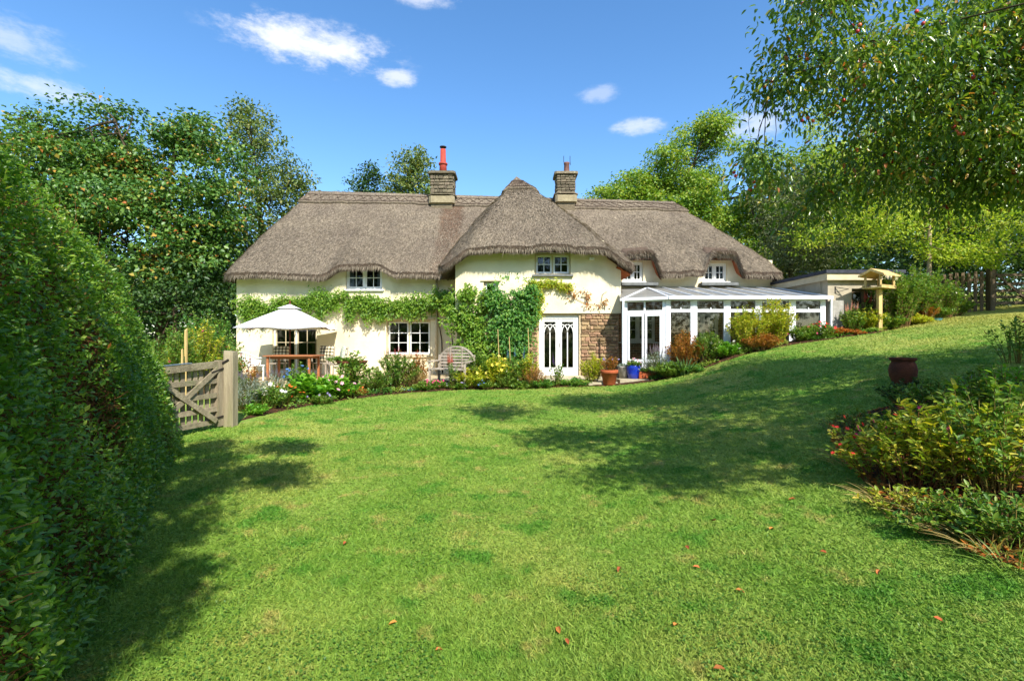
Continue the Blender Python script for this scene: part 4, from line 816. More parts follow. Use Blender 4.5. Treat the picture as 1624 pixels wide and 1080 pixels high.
for a in range(8):
    t = a*math.pi/4+R(12); rr = hw*(1.0 if a % 2 == 0 else 1.38); MB().beam((px_+.03*math.cos(t), py_+.03*math.sin(t), 2.67), (px_+rr*.96*math.cos(t), py_+rr*.96*math.sin(t), 1.965 if a % 2 else 1.925), .018, .022).build('rib', MT['redwood'], par)
MB().lathe((px_, py_, 2.81), [(.001, 0), (.03, 0), (.02, .05), (.028, .08), (.001, .12)]).build('finial', MT['redwood'], par)
tb = thing('patio_table', 'orange-brown wooden patio table under the parasol', 'table', (-6.72, 14.9, PZ))
for i in range(7): MB().box(-7.45, -5.95, 14.45+i*.13, 14.57+i*.13, PZ+.70, PZ+.73).build('slat', MT['teak'], tb)
MB().box(-7.3, -6.1, 14.6, 14.64, PZ+.62, PZ+.698).box(-7.3, -6.1, 15.2, 15.24, PZ+.62, PZ+.698).build('apron', MT['teak'], tb)
for x in (-7.35, -6.1):
    for y_ in (14.55, 15.25): MB().box(x-.03, x+.03, y_-.03, y_+.03, PZ-.02, PZ+.698).build('leg', MT['teak'], tb)
def patio_chair(loc, rz, lab, mat, cush=None, clab=None, rounded=False):
    ch = thing('patio_chair', lab, 'chair', (*loc, PZ), 'chairs round the patio table'); c_, s_ = math.cos(rz), math.sin(rz); T = lambda x, y_, z: (loc[0]+x*c_-y_*s_, loc[1]+x*s_+y_*c_, PZ+z)
    for x in (-.22, .22):
        MB().beam(T(x, -.22, -.02), T(x, -.22, .43), .035, .035).build('leg', MT[mat], ch); MB().beam(T(x, .22, -.02), T(x, .24, .43), .035, .035).build('leg', MT[mat], ch)
    MB().beam(T(-.25, 0, .44), T(.25, 0, .44), .5, .03).build('seat', MT[mat], ch)
    if rounded:   # woven tub back
        th = np.linspace(R(-35), R(215), 22); rim = [T(.29*math.cos(t), .02+.27*math.sin(t), .66+.17*max(0, math.sin(t))) for t in th]; MB().tube(rim, .028, 6).build('top_rim', MT[mat], ch)
        for k, t in enumerate(th): MB().beam(T(.26*math.cos(t), .02+.24*math.sin(t), .44), rim[k], .03, .016, (-math.sin(t), math.cos(t), 0)).build('back_weave', MT[mat], ch)
    else:
        for x in (-.22, .22): MB().beam(T(x, .24, .43), T(x, .32, .98), .03, .03).build('back_post', MT[mat], ch); MB().beam(T(x*1.15, -.22, .64), T(x*1.15, .26, .66), .04, .025).build('armrest', MT[mat], ch); MB().beam(T(x*1.15, -.22, .43), T(x*1.15, -.22, .64), .03, .03).build('arm_post', MT[mat], ch)
        for z in (.58, .74, .92): MB().beam(T(-.22, .26+.1*(z-.5), z), T(.22, .26+.1*(z-.5), z), .02, .05).build('back_rail', MT[mat], ch)
    if cush:
        bm = bmesh.new(); bmesh.ops.create_cube(bm, size=1); bmesh.ops.subdivide_edges(bm, edges=bm.edges[:], cuts=5, use_grid_fill=True)
        for v in bm.verts: x, y_, z = v.co; k = (1-min(1, (2*x)**4))*(1-min(1, (2*z)**4)); v.co = (x*.47, y_*(.05+.09*k), z*.52)
        me = bpy.data.meshes.new('cushion'); bm.to_mesh(me); bm.free(); me.materials.append(cush); me.polygons.foreach_set('use_smooth', np.ones(len(me.polygons), bool))
        o = bpy.data.objects.new('chair_cushion', me); COL.objects.link(o); o.location = T(0, .19, .74); o.rotation_euler = (R(-9), 0, rz); tag(o, clab, 'cushion', 'cushions on the patio chairs')
patio_chair((-7.72, 14.35), R(150), 'white rounded woven chair left of the patio table', 'white', rounded=True)
patio_chair((-7.58, 15.75), R(8), 'wooden armchair holding the olive checked cushion', 'greywood', MT['check'], 'olive checked cushion left of the parasol pole')
patio_chair((-6.15, 15.75), R(-10), 'wooden armchair holding the tilted black checked cushion', 'greywood', MT['check'], 'tilted black and cream checked cushion right of the parasol pole')
MT['floral'] = pmat('floral_cloth', S(226, 224, 210), S(122, 140, 98), 26, .9)
patio_chair((-5.45, 15.0), R(-62), 'wooden armchair with pale floral cushion at the table end', 'greywood', MT['floral'], 'pale floral cushion nearest the wooden planter bowl')
bw = thing('planter_bowl', 'shallow brown wooden planter bowl beside the patio table', 'planter', (-4.72, 14.3, PZ))
MB().lathe((-4.72, 14.3, PZ), [(.001, .0), (.12, 0), (.10, .28), (.30, .40), (.42, .52), (.44, .58), (.40, .58), (.36, .5), (.001, .48)]).build('bowl', MT['oldterracotta'], bw, True)
MB().lathe((-4.72, 14.3, PZ+.5), [(.36, 0), (.2, .03), (.001, .04)]).build('soil', MT['soil'], bw)
# arched slatted bench in the bed
bl = (-1.75, 13.95); bzz = .36; bench = thing('garden_bench', 'silvery wooden garden seat with arched slatted back among the flowers', 'bench', (*bl, bzz)); rz = R(-24); c_, s_ = math.cos(rz), math.sin(rz)
T = lambda x, y_, z: (bl[0]+x*c_-y_*s_, bl[1]+x*s_+y_*c_, bzz+z)
for x in (-.58, .58):
    MB().beam(T(x, -.24, -.12), T(x, -.24, .62), .06, .06).build('leg', MT['greywood'], bench); MB().beam(T(x, .24, -.12), T(x, .30, .82), .06, .06).build('leg', MT['greywood'], bench); MB().beam(T(x, -.3, .635), T(x, .27, .65), .08, .035).build('armrest', MT['greywood'], bench)
for i in range(5): MB().beam(T(-.61, -.24+i*.105, .42), T(.61, -.24+i*.105, .42), .085, .025).build('seat_slat', MT['greywood'], bench)
arch = [T(.58*math.cos(t), .30, .62+.44*math.sin(t)) for t in np.linspace(0, math.pi, 19)]
am = MB()
for p, q in zip(arch[:-1], arch[1:]): am.beam(p, q, .05, .07, (0, 1, 0))
am.build('arched_top_rail', MT['greywood'], bench)
for k in range(6): z = .50+k*.092; hwid = .58 if z < .62 else .58*math.sqrt(max(0, 1-((z-.62)/.44)**2)); MB().beam(T(-hwid, .285, z), T(hwid, .285, z), .02, .055).build('back_slat', MT['greywood'], bench)
for x in (-.2, .2): MB().beam(T(x, .272, .44), T(x, .272, 1.02), .02, .04).build('back_upright', MT['greywood'], bench)

# ------------------------------------------------------------------ pots
def pot(name, lab, x, y_, zb, prof, mat, soilr, soilz):
    o = thing(name, lab, 'pot', (x, y_, zb)); MB().lathe((x, y_, zb), prof, 28).build('body', MT[mat], o, True); MB().lathe((x, y_, zb+soilz), [(soilr, 0), (soilr*.5, .015), (.001, .02)]).build('soil', MT['soil'], o); return o
def std(r, h): return [(.001, .0), (r*.68, 0), (r*.72, .01), (r*.93, h*.76), (r, h*.77), (r*1.03, h*.79), (r*1.05, h), (r*.97, h), (r*.93, h*.85), (.001, h*.84)]
p1 = (2.72, 13.52); pot('terracotta_pot', 'orange terracotta flower pot standing before the stone panel', *p1, Z(*p1)+.02, std(.235, .42), 'terracotta', .21, .35)
p2 = (3.52, 14.02); pot('glazed_pot', 'shiny cobalt blue pot outside the conservatory door', *p2, .45, [(.001, 0), (.13, 0), (.15, .01), (.19, .2), (.20, .36), (.185, .42), (.175, .44), (.15, .44), (.15, .38), (.001, .36)], 'blueglaze', .15, .37)
p3 = (3.28, 14.2); pot('stone_pot', 'pale grey square-sided pot left of the blue one', *p3, .45, [(.001, 0), (.12, 0), (.17, .36), (.19, .40), (.16, .40), (.001, .33)], 'greystone', .15, .34)
p4 = (3.95, 13.95); tr = thing('terracotta_trough', 'low terracotta trough at the foot of the conservatory door', 'trough', (*p4, Z(*p4))); zz = Z(*p4)
V, Fc = cham(.62, .26, .2, .06, .02); part('body', V+np.array((*p4, zz+.12)), Fc, MT['terracotta'], tr)
u_ = ground_at(1432, 607); uz = Z(*u_); pot('terracotta_urn', 'dark aged terracotta urn standing in the shaded grass', *u_, uz-.02, [(.001, 0), (.125, 0), (.135, .02), (.175, .12), (.185, .22), (.165, .31), (.145, .345), (.15, .36), (.175, .375), (.175, .41), (.16, .41), (.135, .35), (.001, .3)], 'oldterracotta', .13, .33)
# blue bits by the beds
hb = ground_at(648, 621); tt = np.linspace(0, 9, 60); hz = Z(*hb)
MB().tube([(hb[0]+(.16+.02*t)*math.cos(t), hb[1]+.1+(.10+.01*t)*math.sin(t), hz+.03+.004*t) for t in tt], .014, 6).build('garden_hose', MT['bluehose'], label='small coil of pale blue hose at the bed edge', cat='hose')
dx, dy = 13.05, 14.95; dz = Z(dx, dy); MB().lathe((dx, dy, dz+.005), [(.001, .0), (.16, 0), (.2, .07), (.21, .07), (.17, .015), (.001, .012)]).build('plastic_dish', MT['bluehose'], label='flat pale blue dish left on the lawn edge', cat='dish')

# ------------------------------------------------------------------ fence and gate far right, in the shade
fx = [ground_at(1500, 497), ground_at(1578, 495)]; Yf = 18.3
fence = thing('picket_fence', 'grey vertical board fence under the trees at the far right', 'fence', (17.0, Yf, Z(17, Yf)))
for i in range(13):
    x = 14.9+i*.235; z = Z(x, Yf); V, Fc = cham(.13, .025, 1.55, .08, .03); part('board', V+np.array((x, Yf-.05, z+.72)), Fc, MT['shadewood'], fence)
for z in (.35, 1.2): MB().beam((14.8, Yf, Z(14.8, Yf)+z), (17.9, Yf, Z(17.9, Yf)+z), .05, .09).build('rail', MT['shadewood'], fence)
V, Fc = cham(.2, .2, 1.9, .08, .03); part('post', V+np.array((18.05, Yf-.05, Z(18.05, Yf)+.75)), Fc, MT['shadewood'], fence)
fg = thing('field_gate', 'shaded five-bar timber gate at the far right edge', 'gate', (19.3, Yf, Z(19.3, Yf))); z0 = Z(19.3, Yf)
for z in (.2, .42, .66, .92, 1.25): MB().beam((18.25, Yf, z0+z), (20.9, Yf, z0+z+.03), .05, .1).build('bar', MT['shadewood'], fg)
for x in (18.25, 20.95): MB().beam((x, Yf+.01, z0+.08), (x, Yf+.01, z0+1.45), .08, .1).build('stile', MT['shadewood'], fg)
MB().beam((18.3, Yf-.06, z0+1.25), (19.6, Yf-.06, z0+.2), .03, .09).build('brace', MT['shadewood'], fg); MB().beam((20.9, Yf-.06, z0+1.25), (19.6, Yf-.06, z0+.2), .03, .09).build('brace', MT['shadewood'], fg)

# ------------------------------------------------------------------ hedge on the left
def single_leaves(parent, P, D, Nn, L, asp, mat, nvar=6, name='leaf'):
    """leaves large enough to pick apart: objects of their own that share a few meshes"""
    ms = []
    for k in range(nvar):
        V, Fc, kk = leaf_arrays(np.zeros((1, 3)), np.array([(1., 0, 0)]), np.array([(0, 0, 1.)]), 1., asp, True); ms.append(mesh_of(name, V, Fc, mat, attrs={'rnd': np.full(len(V), (k+.5)/nvar)}))
    D = unit(D); Sd = unit(np.cross(D, Nn)); Up = np.cross(Sd, D); b = WL[parent]
    for i in range(len(P)):
        o = bpy.data.objects.new(name, ms[i % nvar]); COL.objects.link(o); o.parent = parent; l = float(L[i])
        M = Matrix([[D[i][q]*l, -Sd[i][q]*l, Up[i][q]*l, P[i][q]-b[q]] for q in range(3)]+[[0, 0, 0, 1]]); o.matrix_basis = M
hA, hB = np.array((-1.72, 1.45)), np.array((-5.62, 8.0)); hd = (hB-hA)/np.linalg.norm(hB-hA); hn = np.array((-hd[1], hd[0]))*-1; HL = np.linalg.norm(hB-hA)
if hn[0] < 0: hn = -hn
def hedge_pt(s, v):
    """s along the hedge, v 0..1 up the lawn face, 1..2 over the top, 2..3 down the far side -> point, outward normal"""
    s, v = np.asarray(s, float), np.asarray(v, float); y_ = hA[1]+(hB-hA)[1]*s/HL
    H = np.interp(y_, [0, 2, 3, 4, 5, 6, 7, 8], [2.62, 2.68, 2.76, 2.72, 2.62, 2.40, 2.15, 1.9]); Wd = 1.5
    end = np.minimum(np.clip(s/.35, 0, 1), np.clip((HL-s)/.5, 0, 1)); rd = np.sqrt(np.clip(1-(1-end)**2, 0, 1)); rd = .35+.65*rd
    f = np.clip(v, 0, 1); t = np.clip(v-1, 0, 1); bk = np.clip(v-2, 0, 1)
    d = .08+.08*np.sin(f*np.pi)-.60*f-Wd*t; d = (d+Wd/2)*rd-Wd/2; z = H*f+.22*np.sin(t*np.pi)-H*bk; z = z*(.75+.25*rd)
    X = hA[0]+hd[0]*s+hn[0]*d; Y = hA[1]+hd[1]*s+hn[1]*d; P = np.stack([X, Y, z+zt(X, Y)], -1); P = P+.11*np.stack([vnoise(P, 1.2), vnoise(P+7, 1.2), .5*vnoise(P+3, 1.2)], -1)+.05*np.stack([vnoise(P, 3.4), vnoise(P+7, 3.4), vnoise(P+3, 3.4)], -1)
    nx = np.where(v < 1, 1, np.where(v < 2, 1-2*t, -1)); nz = np.where(v < 1, .1+.5*np.clip(f-.8, 0, 1)*5, np.where(v < 2, 1.4*np.sin(t*np.pi)+.2, .1))
    Nn = unit(np.stack([hn[0]*nx, hn[1]*nx, nz*np.ones_like(nx)], -1)); return P, Nn
hedge = thing('privet_hedge', 'tall clipped green hedge with brown twigs filling the left edge', 'hedge', (-3.5, 4.5, 0))
ss, vv = np.meshgrid(np.linspace(0, HL, 60), np.linspace(0, 3, 60), indexing='ij'); P, Nn = hedge_pt(ss, vv); P = P-Nn*.30; part('inner_twigs', P.reshape(-1, 3), grid_faces(60, 60)[:, ::-1], MT['hedgecore'], hedge, True)
for s in (0, 59):
    c = P[s].mean(0); ring = list(P[s]); part('inner_twigs', np.array(ring+[c]), [[i, i+1, 60] for i in range(59)], MT['hedgecore'], hedge)
g = np.random.default_rng(21); n = 120000
s = HL*g.random(n)**1.15; v = np.where(g.random(n) < .78, g.random(n), 1+g.random(n)*1.3); P, Nn = hedge_pt(s, v); dep = np.minimum(g.exponential(.09, n), .3)-.05
clump = vnoise(P, 4.5); dep = dep+.06*clump; P = P-Nn*dep[:, None]+g.normal(size=(n, 3))*.02
keep = (g.random(n) < .62+.75*vnoise(P+11, 2.3)+.30*clump); P, Nn = P[keep], Nn[keep]; n = len(P)
D = unit(Nn*.7+rdir(n, g)*.9+np.array((0, 0, .1))); Nl = unit(Nn*.7+np.array((0, 0, .9))+rdir(n, g)*.7); L = .040*(.6+.65*g.random(n)); rn = np.clip(.45+.75*(g.random(n)-.5)+.25*vnoise(P, 1.8), 0, 1)
dist = np.linalg.norm(P-np.array((0, 0, CAMZ)), axis=1); inview = (P[:, 1] > .5) & (np.abs(P[:, 0]/P[:, 1]) < 1.06) & (np.abs((P[:, 2]-CAMZ)/P[:, 1]) < .7)
cand = np.where(inview & (dep[keep] < 0.0))[0]; big = cand[np.argsort(dist[cand])[:300]]; mask = np.ones(n, bool); mask[big] = False
single_leaves(hedge, P[big], D[big], Nl[big], L[big], .5, LF['hedge'])
near = mask & (dist < 4.2); far = mask & ~near
leaves('foliage', P[near], D[near], Nl[near], L[near], L[near]*.5, LF['hedge'], hedge, True, rnd=rn[near]); leaves('foliage', P[far], D[far], Nl[far], L[far]*1.15, L[far]*.62, LF['hedge'], hedge, rnd=rn[far])
n = 11000; s = HL*g.random(n); v = g.random(n)*1.25; P, Nn = hedge_pt(s, v); dr = unit(Nn*.25+np.array((0, 0, .55))+rdir(n, g)*.8); Ln = .05+.13*g.random(n)
P = P-Nn*(.05+.14*g.random(n))[:, None]; C = np.stack([P, P+dr*(Ln*.5)[:, None]+rdir(n, g)*.015, P+dr*Ln[:, None]], 1); V, Fc = stem_tubes(C, .0035, .0015); part('twigs', V, Fc, MT['twig'], hedge, kind='stuff')
n = 90; s = HL*g.random(n); P, Nn = hedge_pt(s, 1+g.random(n)*.5); tip = P+np.column_stack([g.normal(size=(n, 2))*.08, .15+.25*g.random(n)]); C = np.stack([P-np.array((0, 0, .1)), (P+tip)/2+.02, tip], 1); V, Fc = stem_tubes(C, .003, .0015); part('shoots', V, Fc, MT['twig'], hedge, kind='stuff')
idx = np.repeat(np.arange(n), 14); Q, T_ = along(C, g.random(len(idx)), idx); leaves('shoot_leaves', Q, unit(rdir(len(idx), g)+T_*.5), unit(rdir(len(idx), g)*.5+np.array((0, 0, 1.))), .038, .02, LF['hedge'], hedge)

# ------------------------------------------------------------------ trees
def T3(x, y_): return (x, y_, Z(x, y_))
tree('sycamore_tree', 'broad sycamore with rusty leaf tips rising behind the hedge', T3(-15.5, 21.5), 12.5, .34, [(-19.5, 20, 7.3, 3.2, 2.6, 3.2), (-16.5, 21, 9.3, 3.0, 2.6, 2.7), (-13.6, 20.5, 8.0, 2.6, 2.4, 2.8), (-12.9, 19.8, 5.2, 2.0, 2.2, 1.9), (-16, 19.3, 5.6, 2.8, 2.2, 2.2), (-19.5, 19.3, 4.4, 2.8, 2.2, 2.6), (-17.2, 21, 11.1, 1.7, 1.7, 1.4), (-14.4, 21, 10.6, 1.5, 1.5, 1.3), (-22.5, 20.5, 7.4, 2.4, 2.2, 2.8), (-19.6, 21, 10.2, 1.9, 1.6, 1.3)], 120000, .16, 'maple', 31, cl=.8, per=44, aspect=.85, flat=.36, shell=.40, gap=-.05, gs=.55)
tree('ash_tree', 'slender dark ash left of the roof with sky showing through', T3(-13.6, 26), 14, .25, [(-13.9, 26, 11.9, 1.9, 1.8, 2.4), (-12.7, 25.6, 9.0, 2.0, 1.8, 2.4), (-11.5, 25.8, 9.6, 1.3, 1.2, 1.7), (-13.6, 25.5, 6.3, 2.2, 1.8, 2.2), (-14.3, 26, 13.4, 1.1, 1.1, 1.1)], 12500, .20, 'ash', 32, cl=.4, per=13, aspect=.5, shell=.5)
tree('young_ash_tree', 'narrow tree tip poking up left behind the thatch ridge', T3(-9.9, 32), 13.5, .16, [(-9.9, 32, 11.3, 1.3, 1.1, 2.2), (-10.4, 32, 10.0, 1.5, 1.2, 1.5), (-9.2, 32, 12.6, .6, .6, 1.1)], 4200, .22, 'dark', 33, cl=.34, per=9, aspect=.5)
tree('poplar_tree', 'taller pale tree just left of the red chimney pot', T3(-6.7, 32), 14.5, .18, [(-7.0, 32, 11.6, 1.6, 1.4, 2.6), (-6.4, 32, 13.2, 1.1, 1.1, 1.6), (-5.6, 31.6, 10.6, 1.4, 1.2, 2.0), (-7.9, 32, 10.4, 1.1, 1.0, 1.6)], 7500, .22, 'ash', 34, cl=.38, per=10, aspect=.55)
tree('oak_tree', 'rounded green oak behind the right end of the roof', T3(9.8, 27), 14, .36, [(10.2, 27, 11.6, 2.3, 2.2, 2.7), (7.7, 26.6, 10.0, 2.3, 2, 1.9), (5.5, 26.2, 9.2, 1.5, 1.5, 1.2), (12.6, 26, 9.4, 2.4, 2.3, 2.7), (9.6, 25.6, 8.6, 2.8, 2, 2.0), (13.6, 25, 6.5, 2, 2, 2.5), (10.9, 27, 13.6, 1.2, 1.2, 1.2)], 78000, .15, 'oak', 35, cl=.65, per=34, aspect=.7, flat=.4, shell=.42, gap=-.05, gs=.6)
tree('willow_tree', 'grey-leaved twiggy tree just right of the thatch', T3(11.6, 20), 7.5, .13, [(11.5, 19.8, 6.7, 1.8, 1.4, 1.9), (10.8, 19.3, 5.0, 1.1, 1.1, 1.1), (12.5, 20, 5.2, 1.4, 1.2, 1.5), (12.2, 20.4, 8.2, 1.4, 1.2, 1.2)], 12000, .13, 'grey', 36, cl=.34, per=12, aspect=.4)
tree('robinia_tree', 'bright yellow-green tree with a thin pale trunk beside the fence', T3(14.05, 16.4), 8.5, .085, [(13.2, 16.5, 5.7, 1.9, 1.7, 1.2), (15.9, 16.5, 6.0, 2.1, 1.9, 1.5), (17.6, 17.5, 7.4, 2.2, 1.9, 2.2), (12.1, 17.5, 7.5, 1.6, 1.6, 1.7), (14.5, 18, 8.6, 2.2, 1.9, 2.0), (18.6, 17, 5.4, 1.6, 1.5, 1.0), (14.4, 15.9, 4.5, 1.3, 1.0, .5), (16.6, 16.6, 4.6, 1.2, 1.0, .5), (11.0, 17.5, 5.4, .9, .9, .8), (16.8, 18.2, 9.4, 2.4, 1.8, 1.9), (12.8, 18.6, 9.4, 1.9, 1.6, 1.6), (19.6, 18.2, 8, 2.2, 1.8, 2.2), (13.6, 17.0, 7.0, 1.8, 1.2, .9)], 84000, .11, 'lime', 37, bark='palebark', cl=.5, per=34, aspect=.5, flat=.32, shell=.45, gap=-.05, gs=.8)
tree('holly_tree', 'dark evergreen tree shading the fence at the far right', T3(19.5, 21.5), 9, .28, [(18.5, 20.6, 5.6, 2.4, 1.6, 1.5), (21.5, 21, 6.5, 2.6, 2, 2.6), (16.3, 21.8, 6.8, 2.2, 1.5, 1.8), (19.5, 22.5, 9, 2.8, 2.2, 2.6), (23.5, 20, 5, 2.4, 2, 2.2)], 17000, .17, 'dark', 38, cl=.5, per=18, flat=.55)
tree('yew_thicket', 'dark low thicket behind the board fence and field gate', T3(18, 19.9), 3, .12, [(15.6, 20, 3.7, 1.4, .8, 1.4), (17.6, 19.9, 3.9, 1.4, .8, 1.5), (19.6, 20, 4.0, 1.4, .8, 1.6), (21.8, 19.8, 4.2, 1.5, .9, 1.7), (24, 19.4, 4.4, 1.5, 1, 1.8), (13.2, 19.4, 3.6, 1.1, .6, 1.2)], 14000, .12, 'dark', 45, cl=.36, per=16)
tree('hazel_tree', 'mid green tree behind the flat-roofed block', T3(15.2, 26), 10, .22, [(15, 25.5, 8, 2.4, 2, 2.6), (17.5, 26, 9.5, 2.6, 2, 2.8), (13.4, 25, 5.5, 1.8, 1.6, 2), (16, 25, 5.6, 2.2, 1.8, 2)], 17000, .2, 'oak', 39, cl=.5, per=18, aspect=.7)
tree('laurel_tree', 'dark laurel filling the gap left of the cottage wall', T3(-12.6, 18.2), 5, .14, [(-12.6, 18.2, 3.2, 1.7, 1.3, 1.7), (-14.8, 17.6, 2.6, 1.6, 1.3, 1.6), (-11.6, 19.2, 2.4, 1.0, 1.1, 1.7), (-17, 17.4, 2.8, 1.8, 1.4, 1.8)], 9000, .16, 'dark', 40, cl=.42, per=16)
tree('thicket_tree', 'dark tree seen between sycamore trunk and gable end', T3(-12.2, 24.5), 7, .2, [(-12, 24.5, 5, 1.8, 1.6, 2.6), (-15.5, 25, 4.6, 2.4, 1.6, 3), (-19.5, 25.5, 4.6, 2.8, 1.6, 3.2)], 9000, .22, 'dark', 41, cl=.5, per=16)
crab, cp = tree('crab_apple_tree', 'crab apple overhanging from the top right with red fruit', T3(8.2, 2.6), 6.5, .16,
    [(4.4, 6.0, 5.3, 1.2, 1.0, .9), (5.7, 6.2, 5.0, 1.4, 1.2, 1.1), (7.0, 6.4, 4.5, 1.4, 1.2, 1.2), (5.2, 6.7, 4.1, 1.0, .9, .6), (7.9, 6.8, 5.6, 1.4, 1.2, 1.3), (3.45, 6.0, 4.9, .5, .55, .4), (3.4, 6.5, 4.0, .45, .45, .3), (4.3, 6.9, 3.7, .4, .4, .4), (6.6, 6.7, 3.7, 1.0, .8, .4), (3.9, 5.7, 6.0, .8, .7, .5), (6.6, 6.0, 6.0, 1.2, 1.0, .8), (7.7, 6.9, 4.0, 1.1, 1.0, .8), (6.3, 7.2, 4.3, 1.0, .8, .7)],
    54000, .088, 'crab', 42, cl=.30, per=12, six=True, aspect=.42, droop=.5, flat=1.0, trunk_top=.5, sub=6, lsc=.34, gap=-.22, gs=1.3, bend=.4)
g = np.random.default_rng(8); bm = bmesh.new(); bmesh.ops.create_icosphere(bm, subdivisions=1, radius=.024); fme = []
for k in range(4):
    me = bpy.data.meshes.new('fruit'); bm.to_mesh(me); me.materials.append(FL['berry']); a = me.attributes.new('rnd', 'FLOAT', 'POINT'); a.data.foreach_set('value', np.full(len(me.vertices), k/3, np.float32)); me.polygons.foreach_set('use_smooth', np.ones(len(me.polygons), bool)); fme.append(me)
bm.free(); vis = cp[(cp[:, 1] > 4.6)]; k = 0
for c in vis[g.permutation(len(vis))[:100]]:
    for q in range(int(g.integers(2, 5))):
        if k < 280: inst('fruit', fme[k % 4], crab, c+g.normal(size=3)*.05-np.array((0, 0, .05)), (0, 0, 0), (1, 1, 1.1)); k += 1
tree('plum_tree', 'tree right of the view whose crown shades the lawn', T3(7.6, .4), 6.5, .15, [(2.9, 2.6, 7.7, .9, .8, .4), (4.0, .4, 5.5, 1.1, .9, .45), (5.4, .6, 5.7, 1.2, 1.0, .55), (4.9, 2.0, 5.7, 1.2, 1.0, .5), (6.9, 1.6, 5.5, 1.4, 1.2, .7), (3.4, 1.7, 6.1, .9, .8, .4), (8.8, 1.8, 5.5, 1.4, 1.3, .9), (6.2, 3.0, 6.2, 1.2, .8, .5), (7.5, 2.9, 5.4, 1.2, .9, .6), (8.8, 3.6, 5.4, 1.2, 1.0, .7), (10.2, 4.4, 5.4, 1.3, 1.1, .7)], 27000, .125, 'crab', 46, cl=.34, per=13, aspect=.5, lsc=.5)
tree('beech_tree', 'tree beyond the right edge that shades the fence', T3(20.5, 12.0), 9, .25, [(18.9, 13.6, 6.0, 1.8, 1.6, 1.2), (20.5, 12.5, 7.5, 2.4, 2.2, 1.8), (22.0, 13.8, 6.2, 2.0, 1.8, 1.6), (17.6, 12.0, 7.8, 1.4, 1.2, .9)], 8000, .2, 'oak', 47, cl=.5, per=16)
tree('cherry_tree', 'tree outside the view whose branch shadows fall beside the hedge', T3(-4.6, -3.4), 6, .14, [(-.72, -1.2, 5.0, .28, .8, .3), (-.12, -2.1, 5.0, .28, .7, .3), (-1.25, .1, 5.0, .32, .8, .3), (-1.85, 1.2, 5.0, .34, .7, .3), (-.95, 1.1, 4.9, .45, .3, .2), (-.55, .5, 5.1, .4, .25, .2), (-1.2, 2.1, 5.1, .5, .3, .2), (-2.4, 2.2, 5.0, .35, .5, .25)], 15000, .085, 'crab', 43, cl=.2, per=12, aspect=.5)
# far wood that closes the horizon
g = np.random.default_rng(77); n = 60000; X = np.concatenate([g.uniform(-75, 80, n)]); Y = g.uniform(40, 58, n); top = 6.5+2.5*vnoise(np.stack([X, Y*0, Y*0], -1), .16)+1.4*vnoise(np.stack([X, Y, Y*0], -1), .5)+np.where(X > 10, 3, 0)
P = np.stack([X, Y, zt(X, Y)+top*g.random(n)**.6], -1); n2 = 26000; a_ = g.uniform(R(110), R(430-180), n2); r_ = g.uniform(34, 44, n2); X2, Y2 = r_*np.sin(a_), r_*np.cos(a_); P = np.concatenate([P, np.stack([X2, Y2, zt(X2, Y2)+(14+3*vnoise(np.stack([a_*8, a_*0, a_*0], -1), 1.))*g.random(n2)**.7], -1)]); n += n2  # unseen ring behind the camera, added to darken the window reflections
leaves('far_wood', P, rdir(n, g), unit(rdir(n, g)+np.array((0, -.6, .6))), .55, .45, LF['dark'], None, kind='stuff', label='dark wood of mixed trees beyond the garden', cat='woodland')
# ------------------------------------------------------------------ climbers on the walls
def climber(name, label, blobs, n, leaf, mat, seed, stems, yb, aspect=.5, hang=0., cl=.12, per=9, six=False, flow=None, sr=.028, gap=-.42):
    g = np.random.default_rng(seed); root = thing(name, label, 'climber', (stems[0][0][0], stems[0][0][1], stems[0][0][2])); mb = MB()
    for st in stems: mb.tube(np.array(st), np.linspace(sr, sr*.33, len(st)), 5)
    mb.build('stem', MT['bark'], root, True); B = np.array(blobs); vol = (B[:, 3]*B[:, 5]); pk = g.choice(len(B), n//per, p=vol/vol.sum()); d = rdir(len(pk), g); rr = g.random(len(pk))**.45
    c = B[pk, :3]+d*(rr*(1+.55*vnoise(d*1.5+B[pk, :3], 2.1)))[:, None]*B[pk, 3:6]; c = c[vnoise(c+seed, 2.2) > gap]; c[:, 1] = np.minimum(c[:, 1], yb-.04); idx = np.repeat(np.arange(len(c)), per); m = len(idx)
    off = rdir(m, g)*cl*(g.random(m)*(.5+1.4*g.random(len(c))[idx]**2))[:, None]; Q = c[idx]+off; Q[:, 2] -= hang*g.random(m)**2; Q[:, 1] = np.minimum(Q[:, 1], yb-.02)
    D = unit(rdir(m, g)+np.array((0, -.5, -.35-hang))); Nn = unit(np.array((0, -.8, .8))+rdir(m, g)*.6); L = leaf*(.6+.7*g.random(m))
    leaves('foliage', Q, D, Nn, L, L*aspect, LF[mat], root, six, rnd=np.clip(.45+.5*(g.random(m)-.5)+.35*(g.random(len(c))[idx]-.5), 0, 1))
    if flow: p = c[g.integers(0, len(c), flow[1])]+np.array((0, -.08, 0)); a, b, e = blossoms(p, flow[2], g); leaves('flowers', a, b, e, flow[2]*.5, flow[2]*.4, FL[flow[0]], root)
    return root
g = np.random.default_rng(3); bl_ = []
for x in np.arange(-9.7, -2.5, .22): zc = 3.02+.10*math.sin(x*1.7)+g.uniform(-.06, .06)-.10*(x < -8.5)-.1*(x > -4.8); bl_.append((x, 17.28, zc, .22, .14, .27+.12*g.random()))
for x in (-9.5, -8.9, -6.9, -5.8, -5.2, -4.7, -3.6): bl_.append((x, 17.3, 2.62, .2, .1, .22))
